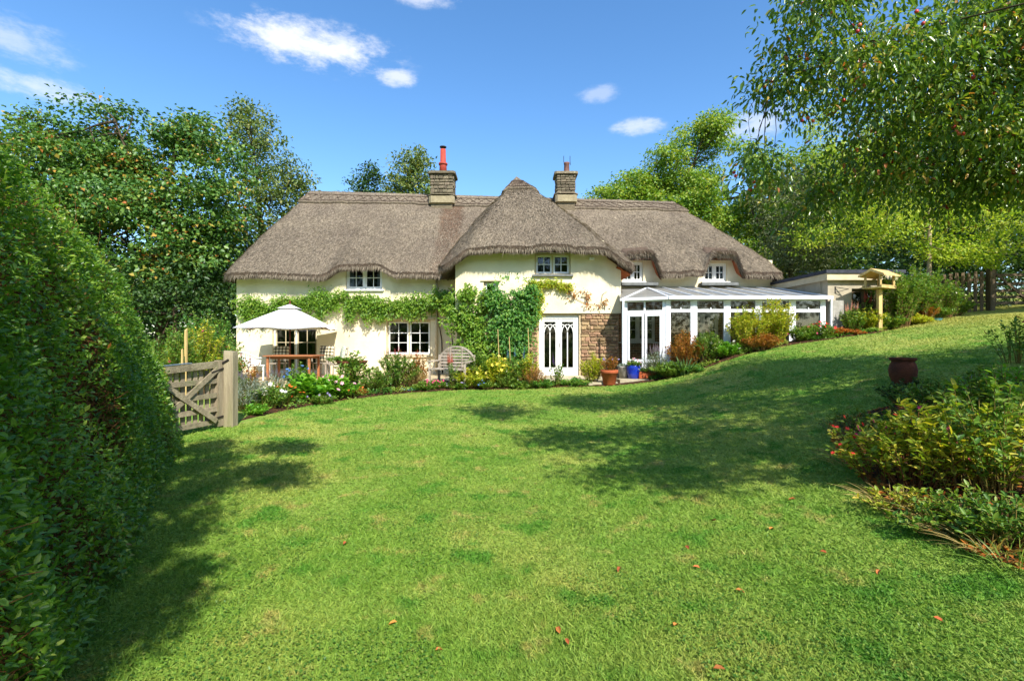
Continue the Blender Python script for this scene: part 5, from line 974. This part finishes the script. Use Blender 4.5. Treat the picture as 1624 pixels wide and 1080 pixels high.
climber('wisteria', 'bright green wisteria trained in a band along the left wall', bl_, 15000, .125, 'wist', 51, [[(-2.5, 17.38, .42), (-2.52, 17.36, 1.6), (-2.7, 17.38, 2.7), (-4.4, 17.4, 3.0), (-6.5, 17.42, 3.1), (-8.4, 17.4, 3.05), (-9.7, 17.42, 2.9)]], 17.44, .34, .28, .16)
climber('clematis', 'yellow-green leafy climber rising in the corner by the drainpipe', [(-2.35, 16.6, 3.0, .45, .5, .4), (-1.95, 16.2, 2.7, .5, .4, .5), (-1.7, 15.6, 2.2, .5, .35, .6), (-1.2, 15.5, 1.9, .5, .3, .7), (-1.45, 15.4, 1.2, .55, .3, .5), (-.8, 15.5, 2.9, .3, .2, .35), (-1.5, 15.6, 3.05, .4, .25, .35), (-.7, 15.4, 1.1, .5, .3, .6)], 11000, .10, 'wist', 52, [[(-1.9, 15.9, .42), (-1.95, 15.8, 1.6), (-2.1, 16, 2.8)], [(-1.2, 15.6, .42), (-1.1, 15.6, 1.4), (-.9, 15.65, 2.6)]], 17.4, .6, 0)
climber('ceanothus', 'dense blue-green climber covering the wing wall left of the door', [(-.35, 15.45, 2.7, .55, .32, .6), (.25, 15.45, 3.15, .5, .3, .45), (-.05, 15.45, 3.3, .45, .28, .32), (.6, 15.5, 2.8, .35, .25, .6), (-.2, 15.4, 2.0, .6, .34, .7), (.35, 15.45, 2.1, .45, .3, .7), (.05, 15.4, 1.3, .65, .35, .6), (-.55, 15.45, 3.0, .3, .25, .4)], 15000, .085, 'teal', 53, [[(-.1, 15.65, .42), (-.15, 15.6, 1.6), (.1, 15.7, 3.2)], [(.3, 15.65, .42), (.4, 15.68, 1.8), (.5, 15.7, 3.0)]], 15.76, .5, 0)
climber('jasmine', 'yellowish vine spreading from the dark climber under the wing window', [(.75, 15.62, 3.42, .4, .1, .16), (1.25, 15.68, 3.48, .4, .08, .12), (.85, 15.62, 3.0, .22, .1, .3), (1.75, 15.7, 3.35, .3, .06, .12), (.8, 15.62, 2.5, .2, .1, .3)], 2600, .085, 'yg', 54, [[(.45, 15.68, 1.0), (.5, 15.72, 2.6), (.9, 15.76, 3.4), (1.9, 15.77, 3.45)]], 15.77, .45, .05)
climber('bare_vine', 'nearly leafless vine sprawling over the wing wall above the stone panel', [(2.05, 15.72, 3.1, .25, .05, .15), (2.45, 15.72, 3.05, .16, .05, .2), (2.6, 15.72, 2.75, .28, .05, .1), (3.0, 15.72, 2.85, .18, .05, .12), (1.8, 15.72, 3.3, .2, .05, .1)], 200, .085, 'bronze', 55, [[(1.7, 15.77, 3.4), (2.0, 15.77, 3.0), (2.4, 15.77, 2.8), (2.9, 15.77, 2.75), (3.05, 15.77, 2.95)], [(2.0, 15.775, 3.0), (2.2, 15.775, 3.2), (2.45, 15.775, 3.1)], [(2.9, 15.775, 2.8), (2.95, 15.775, 3.1), (3.1, 15.775, 3.2)]], 15.79, .45, 0, per=4, sr=.011, gap=-2)

# ------------------------------------------------------------------ bed plants
sd_n = [100]
def bp(px, Y, top, r, mat, leaf, name, label, ns=26, per=16, flow=None, cat='plant', zb=None, **kw):
    x = (px-812)/F*Y; z = Z(x, Y)+.02 if zb is None else zb; h = max(.15, CAMZ+(540-top)/F*Y-z); sd_n[0] += 1
    return plant(name, label, cat, (x, Y, z), r*1.2, h, leaf*1.1, mat, int(ns*1.7), int(per*1.7), flow=flow, seed=sd_n[0], **kw)
bp(392, 10.3, 592, .42, 'silver', .05, 'lavender', 'silvery blue-grey mound beside the gate post', 60, 22, ('lilac', 14, .12, 'spire'), aspect=.2)
bp(384, 13.6, 560, .45, 'bronze', .08, 'dock', 'brown-spired plant against the wall left of the white chair', 26, 14, ('orange', 8, .2, 'spire'))
bp(424, 10.3, 610, .36, 'mid', .07, 'phlox', 'small clump with pure white blooms right of the lavender', 26, 16, ('white', 12, .10, 'tip'))
bp(405, 9.75, 640, .26, 'lush', .06, 'primrose', 'low green clump at the bed corner nearest the gate', 22, 12, dome=.6)
bp(452, 11.0, 606, .36, 'mid', .07, 'geum', 'loose clump with orange flowers before the patio', 28, 14, ('orange', 16, .07, 'tip'))
bp(436, 12.2, 588, .35, 'silver', .06, 'catmint', 'greyish tuft in front of the white woven chair', 30, 14, ('lilac', 10, .12, 'spire'), aspect=.25)
bp(492, 11.5, 590, .48, 'lush', .14, 'hosta', 'large bright green leafy clump before the patio table', 24, 12, ('palepink', 12, .09, 'tip'), six=True, aspect=.6)
bp(534, 12.0, 596, .46, 'lush', .12, 'hydrangea', 'bright green bush with pale pink heads left of the tall salvias', 26, 13, ('palepink', 16, .1, 'tip'), six=True, aspect=.6)
bp(474, 12.6, 572, .32, 'mid', .08, 'agapanthus', 'tuft with blue flowers beneath the parasol pole', 22, 14, ('blue', 12, .09, 'tip'))
bp(510, 11.2, 622, .30, 'mid', .06, 'aubretia', 'low edging plant dotted with lilac below the hosta', 26, 12, ('lilac', 14, .05, 'tip'), dome=.6)
bp(560, 12.5, 614, .34, 'bronze', .06, 'sedum', 'reddish low edging clump below the hydrangea', 26, 14, ('orange', 14, .06, 'tip'), dome=.6)
bp(562, 13.3, 556, .42, 'mid', .12, 'dahlia', 'tall dahlia with dark green leaves before the white wall', 18, 14, ('white', 3, .12, 'tip'), six=True)
bp(628, 13.45, 556, .60, 'mid', .075, 'salvia', 'big bushy salvia with pink tips under the ground floor window', 64, 22, ('pink', 12, .16, 'spire'), stemmat='drystem')
bp(600, 13.0, 588, .40, 'mid', .07, 'aster', 'rounded green clump left of the big salvia', 40, 16, stemmat='drystem')
bp(655, 13.6, 580, .34, 'straw', .07, 'golden_oat', 'straw-tinted tuft between salvia and bench', 40, 10, stemmat='drystem', aspect=.2)
bp(692, 13.55, 602, .30, 'mid', .06, 'dianthus', 'low pink-flowered plant at the foot of the bench', 24, 12, ('pink', 16, .07, 'tip'))
bp(716, 13.5, 566, .20, 'mid', .07, 'crocosmia', 'slender plant with scarlet spikes in front of the bench back', 12, 8, ('red', 8, .26, 'spire'))
bp(745, 13.65, 580, .42, 'yg', .08, 'evening_primrose', 'yellow-green clump just right of the bench', 36, 16, ('yellow', 10, .08, 'tip'))
bp(785, 13.85, 560, .46, 'yg', .10, 'golden_rod', 'bright yellow-flowered bush under the dark climber', 36, 16, ('yellow', 26, .11, 'tip'))
bp(770, 13.6, 602, .34, 'mid', .06, 'geranium', 'low clump with blue-violet flowers below the yellow bush', 30, 14, ('blue', 16, .06, 'tip'))
bp(818, 13.85, 560, .34, 'mid', .09, 'delphinium', 'upright plant carrying one pale blue spire near the canes', 22, 14, ('blue', 3, .34, 'spire'))
bp(846, 13.65, 578, .40, 'bronze', .06, 'pennisetum', 'brownish feathery clump left of the gothic door', 44, 12, stemmat='drystem', aspect=.2)
bp(882, 13.6, 572, .24, 'mid', .07, 'monkshood', 'thin plant with two deep purple spires before the gothic door', 14, 10, ('purple', 3, .34, 'spire'))
bp(858, 13.55, 600, .38, 'teal', .07, 'bergenia', 'dark low clump at the bed edge left of the door', 28, 16, dome=.6)
bp(908, 13.62, 600, .40, 'teal', .07, 'hellebore', 'dark low leaves directly below the gothic door', 28, 14, dome=.6)
bp(826, 13.55, 604, .32, 'mid', .06, 'campanula', 'green edging clump below the pale blue spire', 30, 14, dome=.6)
bp(728, 13.55, 606, .32, 'mid', .06, 'heuchera', 'small edging clump right of the pink one', 30, 14, ('lilac', 8, .05, 'tip'), dome=.6)
bp(940, 13.8, 556, .34, 'yg', .07, 'euonymus', 'small yellow-green shrub against the stone panel', 34, 16)
bp(967, 13.52, 562, .26, 'bronze', .06, 'pelargonium', 'sparse plant growing in the orange terracotta pot', 20, 12, ('lilac', 6, .07, 'tip'), zb=Z(*p1)+.36)
bp(812+F*p2[0]/p2[1], p2[1], 570, .22, 'mid', .06, 'fuchsia', 'small plant growing in the cobalt blue pot', 18, 12, ('palepink', 8, .05, 'tip'), zb=.81)
bp(812+F*p3[0]/p3[1], p3[1], 578, .14, 'silver', .05, 'thyme', 'wispy plant in the pale grey pot', 12, 10, zb=.78)
bp(812+F*p4[0]/p4[1], p4[1], 586, .28, 'mid', .05, 'lobelia', 'white-flecked plant in the terracotta trough', 24, 12, ('white', 14, .05, 'tip'), zb=zz+.2)
bp(1040, 13.85, 552, .38, 'silver', .05, 'russian_sage', 'grey-lilac bush in front of the conservatory door', 60, 16, ('lilac', 22, .16, 'spire'), aspect=.25)
bp(1066, 13.5, 572, .55, 'mid', .07, 'hebe', 'dark rounded shrub at the foot of the first glass bay', 60, 22)
blades('phormium', 'spiky sword-leaved clump beside the first glass bay', 'plant', (4.72, 13.25, Z(4.72, 13.25)), .5, .62, 34, 'sword', .035, 3)
bp(1086, 13.9, 522, .50, 'bronze', .07, 'spiraea', 'rust and yellow leaved shrub against the first glass bay', 50, 20)
bp(1122, 13.75, 524, .46, 'mid', .07, 'weigela', 'green bush before the second glass bay', 48, 20, stemmat='drystem')
bp(1152, 13.6, 540, .42, 'lush', .07, 'shasta_daisy', 'fresh green clump with white flowers before the third glass bay', 40, 18, ('white', 14, .08, 'tip'))
bp(1100, 13.25, 580, .34, 'teal', .06, 'periwinkle', 'low dark plant where the lawn bank begins', 34, 16, dome=.6)
bp(1186, 13.75, 482, .50, 'yg', .07, 'philadelphus', 'tall yellow-green shrub covering the middle glass bays', 56, 26, stemmat='drystem', t0=.1)
bp(1228, 13.85, 466, .50, 'yg', .07, 'forsythia', 'tallest yellow-green shrub reaching the conservatory gutter', 56, 26, stemmat='drystem', t0=.1)
bp(1208, 13.4, 528, .50, 'bronze', .06, 'potentilla', 'brown-stemmed bush below the two tall yellow shrubs', 60, 18, stemmat='drystem')
bp(1270, 13.75, 516, .38, 'mid', .07, 'anemone', 'green clump below the last glass bay', 36, 16, ('pink', 6, .06, 'tip'))
bp(1300, 13.8, 508, .36, 'mid', .06, 'zonal_geranium', 'clump with coral pink heads under the last glass bay', 32, 16, ('red', 14, .08, 'tip'))
bp(1330, 13.9, 520, .30, 'rust', .06, 'acer_shrub', 'small orange-leaved shrub by the corner pier', 36, 16)
bp(1352, 13.75, 522, .30, 'rust', .05, 'cotinus', 'second rusty low shrub nearer the bird table', 34, 14, dome=.6)
bp(1350, 14.1, 486, .40, 'mid', .07, 'astilbe', 'feathery pinkish plant under the wall bracket', 34, 14, ('palepink', 12, .2, 'spire'))
bp(1378, 14.2, 486, .42, 'yg', .08, 'fennel', 'yellow-green clump left of the bird table post', 40, 16)
bp(1376, 14.3, 470, .26, 'mid', .08, 'hollyhock', 'tall plant with red-pink blooms before the block window', 12, 10, ('pink', 5, .26, 'spire'))
bp(1412, 14.1, 496, .36, 'mid', .08, 'comfrey', 'leafy clump right of the bird table post', 34, 16)
bp(1430, 14.7, 462, .50, 'dark', .08, 'dark_rose', 'dark bush with crimson flowers right of the bird table', 44, 18, ('crimson', 14, .09, 'tip'))
bp(1448, 14.5, 498, .44, 'yg', .07, 'alchemilla', 'low yellow-green edging before the dark rose', 44, 16, dome=.6)
bp(1480, 15.3, 482, .46, 'mid', .07, 'viburnum', 'green bush at the foot of the thin pale trunk', 44, 18, stemmat='drystem')
bp(1515, 16.6, 470, .46, 'mid', .08, 'cornus', 'leafy bush between the pale trunk and the fence', 36, 16)
bp(1458, 16.3, 432, .60, 'dark', .09, 'elder_bush', 'tall shaded bush behind the bird table garden', 50, 20)
bp(1400, 15.9-1.6, 512, .3, 'lush', .06, 'edging_mint', 'short bright clump at the bird table base', 30, 12, dome=.6)
bp(1424, 14.3, 425, .70, 'mid', .09, 'lilac_bush', 'tall leafy bush hiding the end of the flat-roofed block', 60, 24, stemmat='drystem', dome=.3)
bp(1456, 14.9, 415, .7, 'mid', .09, 'laburnum_bush', 'tall bush between the bird table and the pale trunk', 56, 22, stemmat='drystem', dome=.3)
bp(1500, 15.9, 440, .55, 'mid', .09, 'buddleia', 'loose bush just right of the thin pale trunk', 44, 18, ('white', 6, .06, 'tip'), stemmat='drystem')
bp(1462, 14.9, 478, .40, 'bronze', .07, 'barberry', 'reddish low bush left of the thin pale trunk', 40, 16)
bp(802, 13.7, 585, .34, 'mid', .07, 'cosmos', 'feathery green plant between yellow bush and blue spire', 40, 14, ('white', 5, .05, 'tip'), aspect=.25)
bp(838, 13.9, 556, .30, 'yg', .07, 'tansy', 'yellow-green stems around the rightmost bamboo cane', 30, 14)
bp(672, 13.35, 606, .30, 'mid', .06, 'saxifrage', 'small edging clump at the left bench leg', 36, 14, ('pink', 6, .05, 'tip'), dome=.6)
bp(758, 14.0, 556, .34, 'mid', .08, 'honeysuckle', 'leafy clump filling the gap right of the bench back', 40, 16)
bp(664, 14.1, 560, .30, 'bronze', .07, 'penstemon', 'rust-tinged stems between the window and the bench', 30, 14, ('red', 5, .12, 'spire'))
# behind the gate
bp(318, 12.2, 500, .60, 'yg', .08, 'climbing_rose', 'yellowish rose bush with a few pink blooms behind the gate', 46, 18, ('pink', 7, .09, 'tip'), stemmat='drystem')
bp(352, 12.6, 535, .50, 'mid', .08, 'currant_bush', 'green bush behind the gate post', 46, 20)
bp(285, 11.6, 510, .55, 'mid', .08, 'raspberry_canes', 'green canes beside the stakes behind the gate', 46, 20)
bp(330, 14.5, 480, .8, 'teal', .09, 'bay_bush', 'bluish green bush behind the yellow rose', 60, 22)
bp(365, 11.6, 575, .36, 'mid', .06, 'feverfew', 'low green plant just behind the gate post', 34, 16)
bp(250, 12.5, 520, .7, 'mid', .09, 'blackcurrant', 'bush mostly hidden behind the hedge end', 40, 18)
bp(536, 14.3, 565, .30, 'mid', .07, 'bowl_lily', 'leafy plant growing out of the wooden planter bowl', 20, 12, zb=PZ+.52)
g = np.random.default_rng(66); n = 15000; X = BED[0, 0]+.2+(12.2-BED[0, 0])*g.random(n); f_ = bed_front(X); bkk = np.where(X < 3.2, 14.6, 14.4); Y = f_+.06+np.maximum(bkk-f_, .4)*g.random(n)**1.3
P = np.stack([X, Y, zt(X, Y)+.04+.16*g.random(n)*(.4+.6*np.abs(vnoise(np.stack([X, Y, X*0], -1), 2.5)))], -1); pt2 = vnoise(P, 1.5); kp = (pt2 > -.35) & ~((X > 2.2) & (X < 3.9)); P = P[kp]; n = len(P)
leaves('ground_cover', P, rdir(n, g)*np.array((1, 1, .4)), unit(rdir(n, g)*.5+np.array((0, -.2, 1.))), .075, .045, LF['mid'], None, kind='stuff', label='low mixed leaves carpeting the long flower bed', cat='ground cover', rnd=np.clip(.5+.7*vnoise(P, 2.)+.3*(g.random(n)-.5), 0, 1))
# bamboo canes
for px, Y, top, lab in ((790, 14.1, 522, 'leftmost of the three bamboo canes before the dark climber'), (808, 14.15, 534, 'middle bamboo cane before the dark climber'), (838, 14.2, 520, 'rightmost bamboo cane nearest the gothic door')):
    x = (px-812)/F*Y; z = Z(x, Y) if Y < 14.05 else PZ; zt_ = CAMZ+(540-top)/F*Y; MB().tube([(x, Y, z-.1), (x+.02, Y+.03, (z+zt_)/2), (x-.01, Y+.06, zt_)], .011, 6).build('bamboo_cane', MT['pine'], label=lab, cat='cane')
# near right bed
def rp(px, bpy_, top, r, mat, leaf, name, label, ns=26, per=14, flow=None, big=0, **kw):
    x, Y = ground_at(px, bpy_); z = Z(x, Y)+.01; h = max(.12, CAMZ+(540-top)/F*Y-z); sd_n[0] += 1; root = plant(name, label, 'plant', (x, Y, z), r*1.2, h*1.06, leaf*1.2, mat, int(ns*1.25), int(per*1.25), flow=flow, seed=sd_n[0], six=True, **kw)
    if big:
        g = np.random.default_rng(sd_n[0]); C = fan_curves((x, Y, z), r, h, 30, g); idx = g.integers(0, 30, big); P, T_ = along(C, .45+.55*g.random(big), idx)
        single_leaves(root, P, unit(rdir(big, g)*np.array((1, 1, .4))+T_*.2), unit(np.array((0, -.2, 1.))+rdir(big, g)*.4), leaf*1.15*(.8+.5*g.random(big)), .5, LF[mat])
    return root
rp(1405, 765, 655, .40, 'hyper', .058, 'hypericum', 'red-berried yellow-green shrub at the left tip of the near bed', 34, 16, ('red', 26, .04, 'tip'), 60, stemmat='twig')
rp(1455, 775, 650, .42, 'hyper', .06, 'tutsan', 'yellow-green shrub with pink berries right of the red-berried one', 34, 16, ('pink', 18, .04, 'tip'), 60, stemmat='twig')
rp(1525, 780, 615, .50, 'yg', .065, 'tall_phlox', 'tall leafy stand of pale stems in the middle of the near bed', 44, 18, None, 60)
rp(1590, 790, 600, .48, 'mid', .06, 'loosestrife', 'tall green stand at the right edge of the near bed', 44, 18, None, 50)
rp(1480, 690, 600, .40, 'mid', .05, 'lemon_balm', 'green whorled clump behind the berried shrubs', 40, 18)
rp(1545, 680, 580, .45, 'mid', .05, 'dead_nettle', 'spiky-topped nettle-like clump behind the tall phlox', 40, 20)
rp(1605, 690, 565, .45, 'lush', .055, 'meadowsweet', 'pale green clump behind the right edge stand', 40, 18)
rp(1560, 850, 770, .34, 'mid', .045, 'strawberry_plant', 'low green leaves in front of the tall phlox', 30, 14, dome=.6)
rp(1612, 868, 790, .30, 'mid', .045, 'cranesbill', 'low leaves at the lower right corner of the near bed', 30, 14, dome=.6)
rp(1440, 640, 600, .35, 'dark', .04, 'creeping_thyme', 'dark low growth around the foot of the urn', 50, 12, dome=.6)
rp(1385, 690, 650, .40, 'mid', .045, 'catnip', 'shaded green tuft between the urn and the berried shrubs', 50, 14, dome=.5)
rp(1500, 850, 800, .30, 'mid', .045, 'wild_strawberry', 'small green tuft in the dry front strip of the near bed', 30, 12, dome=.6)
rp(1430, 815, 770, .28, 'hyper', .045, 'hypericum_seedling', 'small yellowish seedling at the dry front edge', 22, 10, dome=.6)
rp(1350, 705, 655, .32, 'dark', .035, 'dark_heather', 'dark wispy plant at the shaded far tip of the near bed', 40, 12, stemmat='drystem', aspect=.25)
rp(1612, 575, 500, .35, 'mid', .06, 'crimson_rose', 'rose with crimson blooms at the right edge above the near bed', 22, 14, ('crimson', 7, .08, 'tip'))
for px, py, h, lab, k in ((1500, 650, .5, 'left sword-leaved iris clump behind the near bed', 5), (1540, 645, .55, 'right sword-leaved iris clump behind the near bed', 6)):
    x, Y = ground_at(px, py); blades('iris', lab, 'plant', (x, Y, Z(x, Y)), .28, h, 30, 'sword', .03, k, .5)
for px, py, r, h, nn_, lab, k in ((1420, 800, .4, .22, 160, 'dry straw grass tuft at the left front of the near bed', 7), (1490, 825, .42, .2, 170, 'dry straw grass tuft in the middle front of the near bed', 8), (1570, 870, .4, .22, 160, 'dry straw grass tuft nearest the lower right corner', 9), (1345, 735, .35, .18, 120, 'dry grass wisps at the bed tip by the lawn', 10), (1610, 905, .35, .24, 90, 'long dry blades cut by the right frame edge', 11)):
    x, Y = ground_at(px, py); blades('dry_grass', lab, 'grass', (x, Y, Z(x, Y)), r*1.25, h*.85, nn_*2//3, 'straw' if k != 11 else 'mid', .006, k, .7)
g = np.random.default_rng(91); n = 2600; Y = RBo[0, 1]+(RBo[-1, 1]-RBo[0, 1]-.3)*g.random(n); X = np.interp(Y, RBo[:, 1], RBo[:, 0])+g.random(n)**1.5*2.6-.05; P = np.stack([X, Y, zt(X, Y)+.045+.02*g.random(n)], -1)
leaves('leaf_litter', P, rdir(n, g)*np.array((1, 1, .25)), unit(rdir(n, g)*.5+np.array((0, 0, 1.))), .05, .03, LF['rust'], None, kind='stuff', label='brown fallen leaves covering the near bed soil', cat='leaf litter')

# ------------------------------------------------------------------ grass
g = np.random.default_rng(55); n = 640000; th = R(-60)+R(120)*g.random(n); r = np.exp(np.log(1.1)+(np.log(21)-np.log(1.1))*g.random(n)); X, Y = r*np.sin(th), r*np.cos(th)
hs_ = (X-hA[0])*hn[0]+(Y-hA[1])*hn[1]
ok = ~in_bed(X, Y) & ~(in_rbed(X, Y) & (g.random(n) < .93)) & ~((Y > 14.2) & (X < 9.6)) & ~((hs_ < -.12) & (Y < 8.2)) & (Y < 19)
ok &= ~((X < BED[0, 0]+.3) & (Y > 8.9))
X, Y, r = X[ok], Y[ok], r[ok]; n = len(X); base = np.stack([X, Y, zt(X, Y)-.004], -1); dr = unit(rdir(n, g)*np.array((1, 1, .3))+np.array((0, 0, .55))); pat = vnoise(base, 1.1); L = (.030+.022*g.random(n)+.008*pat)*(1+.02*r); w = (.0022+.0012*g.random(n))*(1+.20*r)
Sd = unit(np.cross(dr, rdir(n, g))); V = np.stack([base-Sd*w[:, None], base+Sd*w[:, None], base+dr*L[:, None]], 1).reshape(-1, 3)
part('grass', V, np.arange(3*n).reshape(-1, 3), MT['blade'], attrs={'rnd': np.repeat(np.clip(g.random(n)+.12*pat, 0, 1), 3)}, kind='stuff', label='short mown grass covering the garden lawn', cat='grass')
n = 45000; th = R(-58)+R(116)*g.random(n); r = np.exp(np.log(1.2)+(np.log(9)-np.log(1.2))*g.random(n)); X, Y = r*np.sin(th), r*np.cos(th); ok = (vnoise(np.stack([X, Y, X*0], -1), 1.7) > .02) & ~in_rbed(X, Y) & ~(((X-hA[0])*hn[0]+(Y-hA[1])*hn[1]) < 0); X, Y = X[ok], Y[ok]; n = len(X)
P = np.stack([X, Y, zt(X, Y)+.018+.014*g.random(n)], -1); leaves('clover', P, rdir(n, g)*np.array((1, 1, .15)), unit(rdir(n, g)*.35+np.array((0, 0, 1.))), .017, .014, LF['mid'], None, kind='stuff', label='small clover leaves scattered through the lawn', cat='clover')
V, Fc, k = leaf_arrays(np.zeros((1, 3)), np.array([(1., 0, 0)]), np.array([(0, 0, 1.)]), .065, .032, True, .35, .3); flm = mesh_of('fallen_leaf', V, Fc, MT['leaflitter'])
for px, py in ((1092, 877), (1110, 906), (1135, 830), (1166, 941), (1069, 1001), (888, 1013), (1131, 1068), (902, 1031), (630, 993), (1395, 910), (550, 865), (770, 690), (1220, 845), (1262, 795), (470, 640), (985, 905), (1300, 880), (690, 1040), (1480, 985)):
    x, Y = ground_at(px, py); o = inst('fallen_leaf', flm, None, (x, Y, Z(x, Y)+.025), (random.uniform(-.3, .3), random.uniform(-.3, .3), random.uniform(0, 6.2)), (random.uniform(.7, 1.1),)*3); tag(o, 'small dry orange-brown leaf fallen on the open lawn', 'leaf', 'dry leaves scattered on the open lawn')
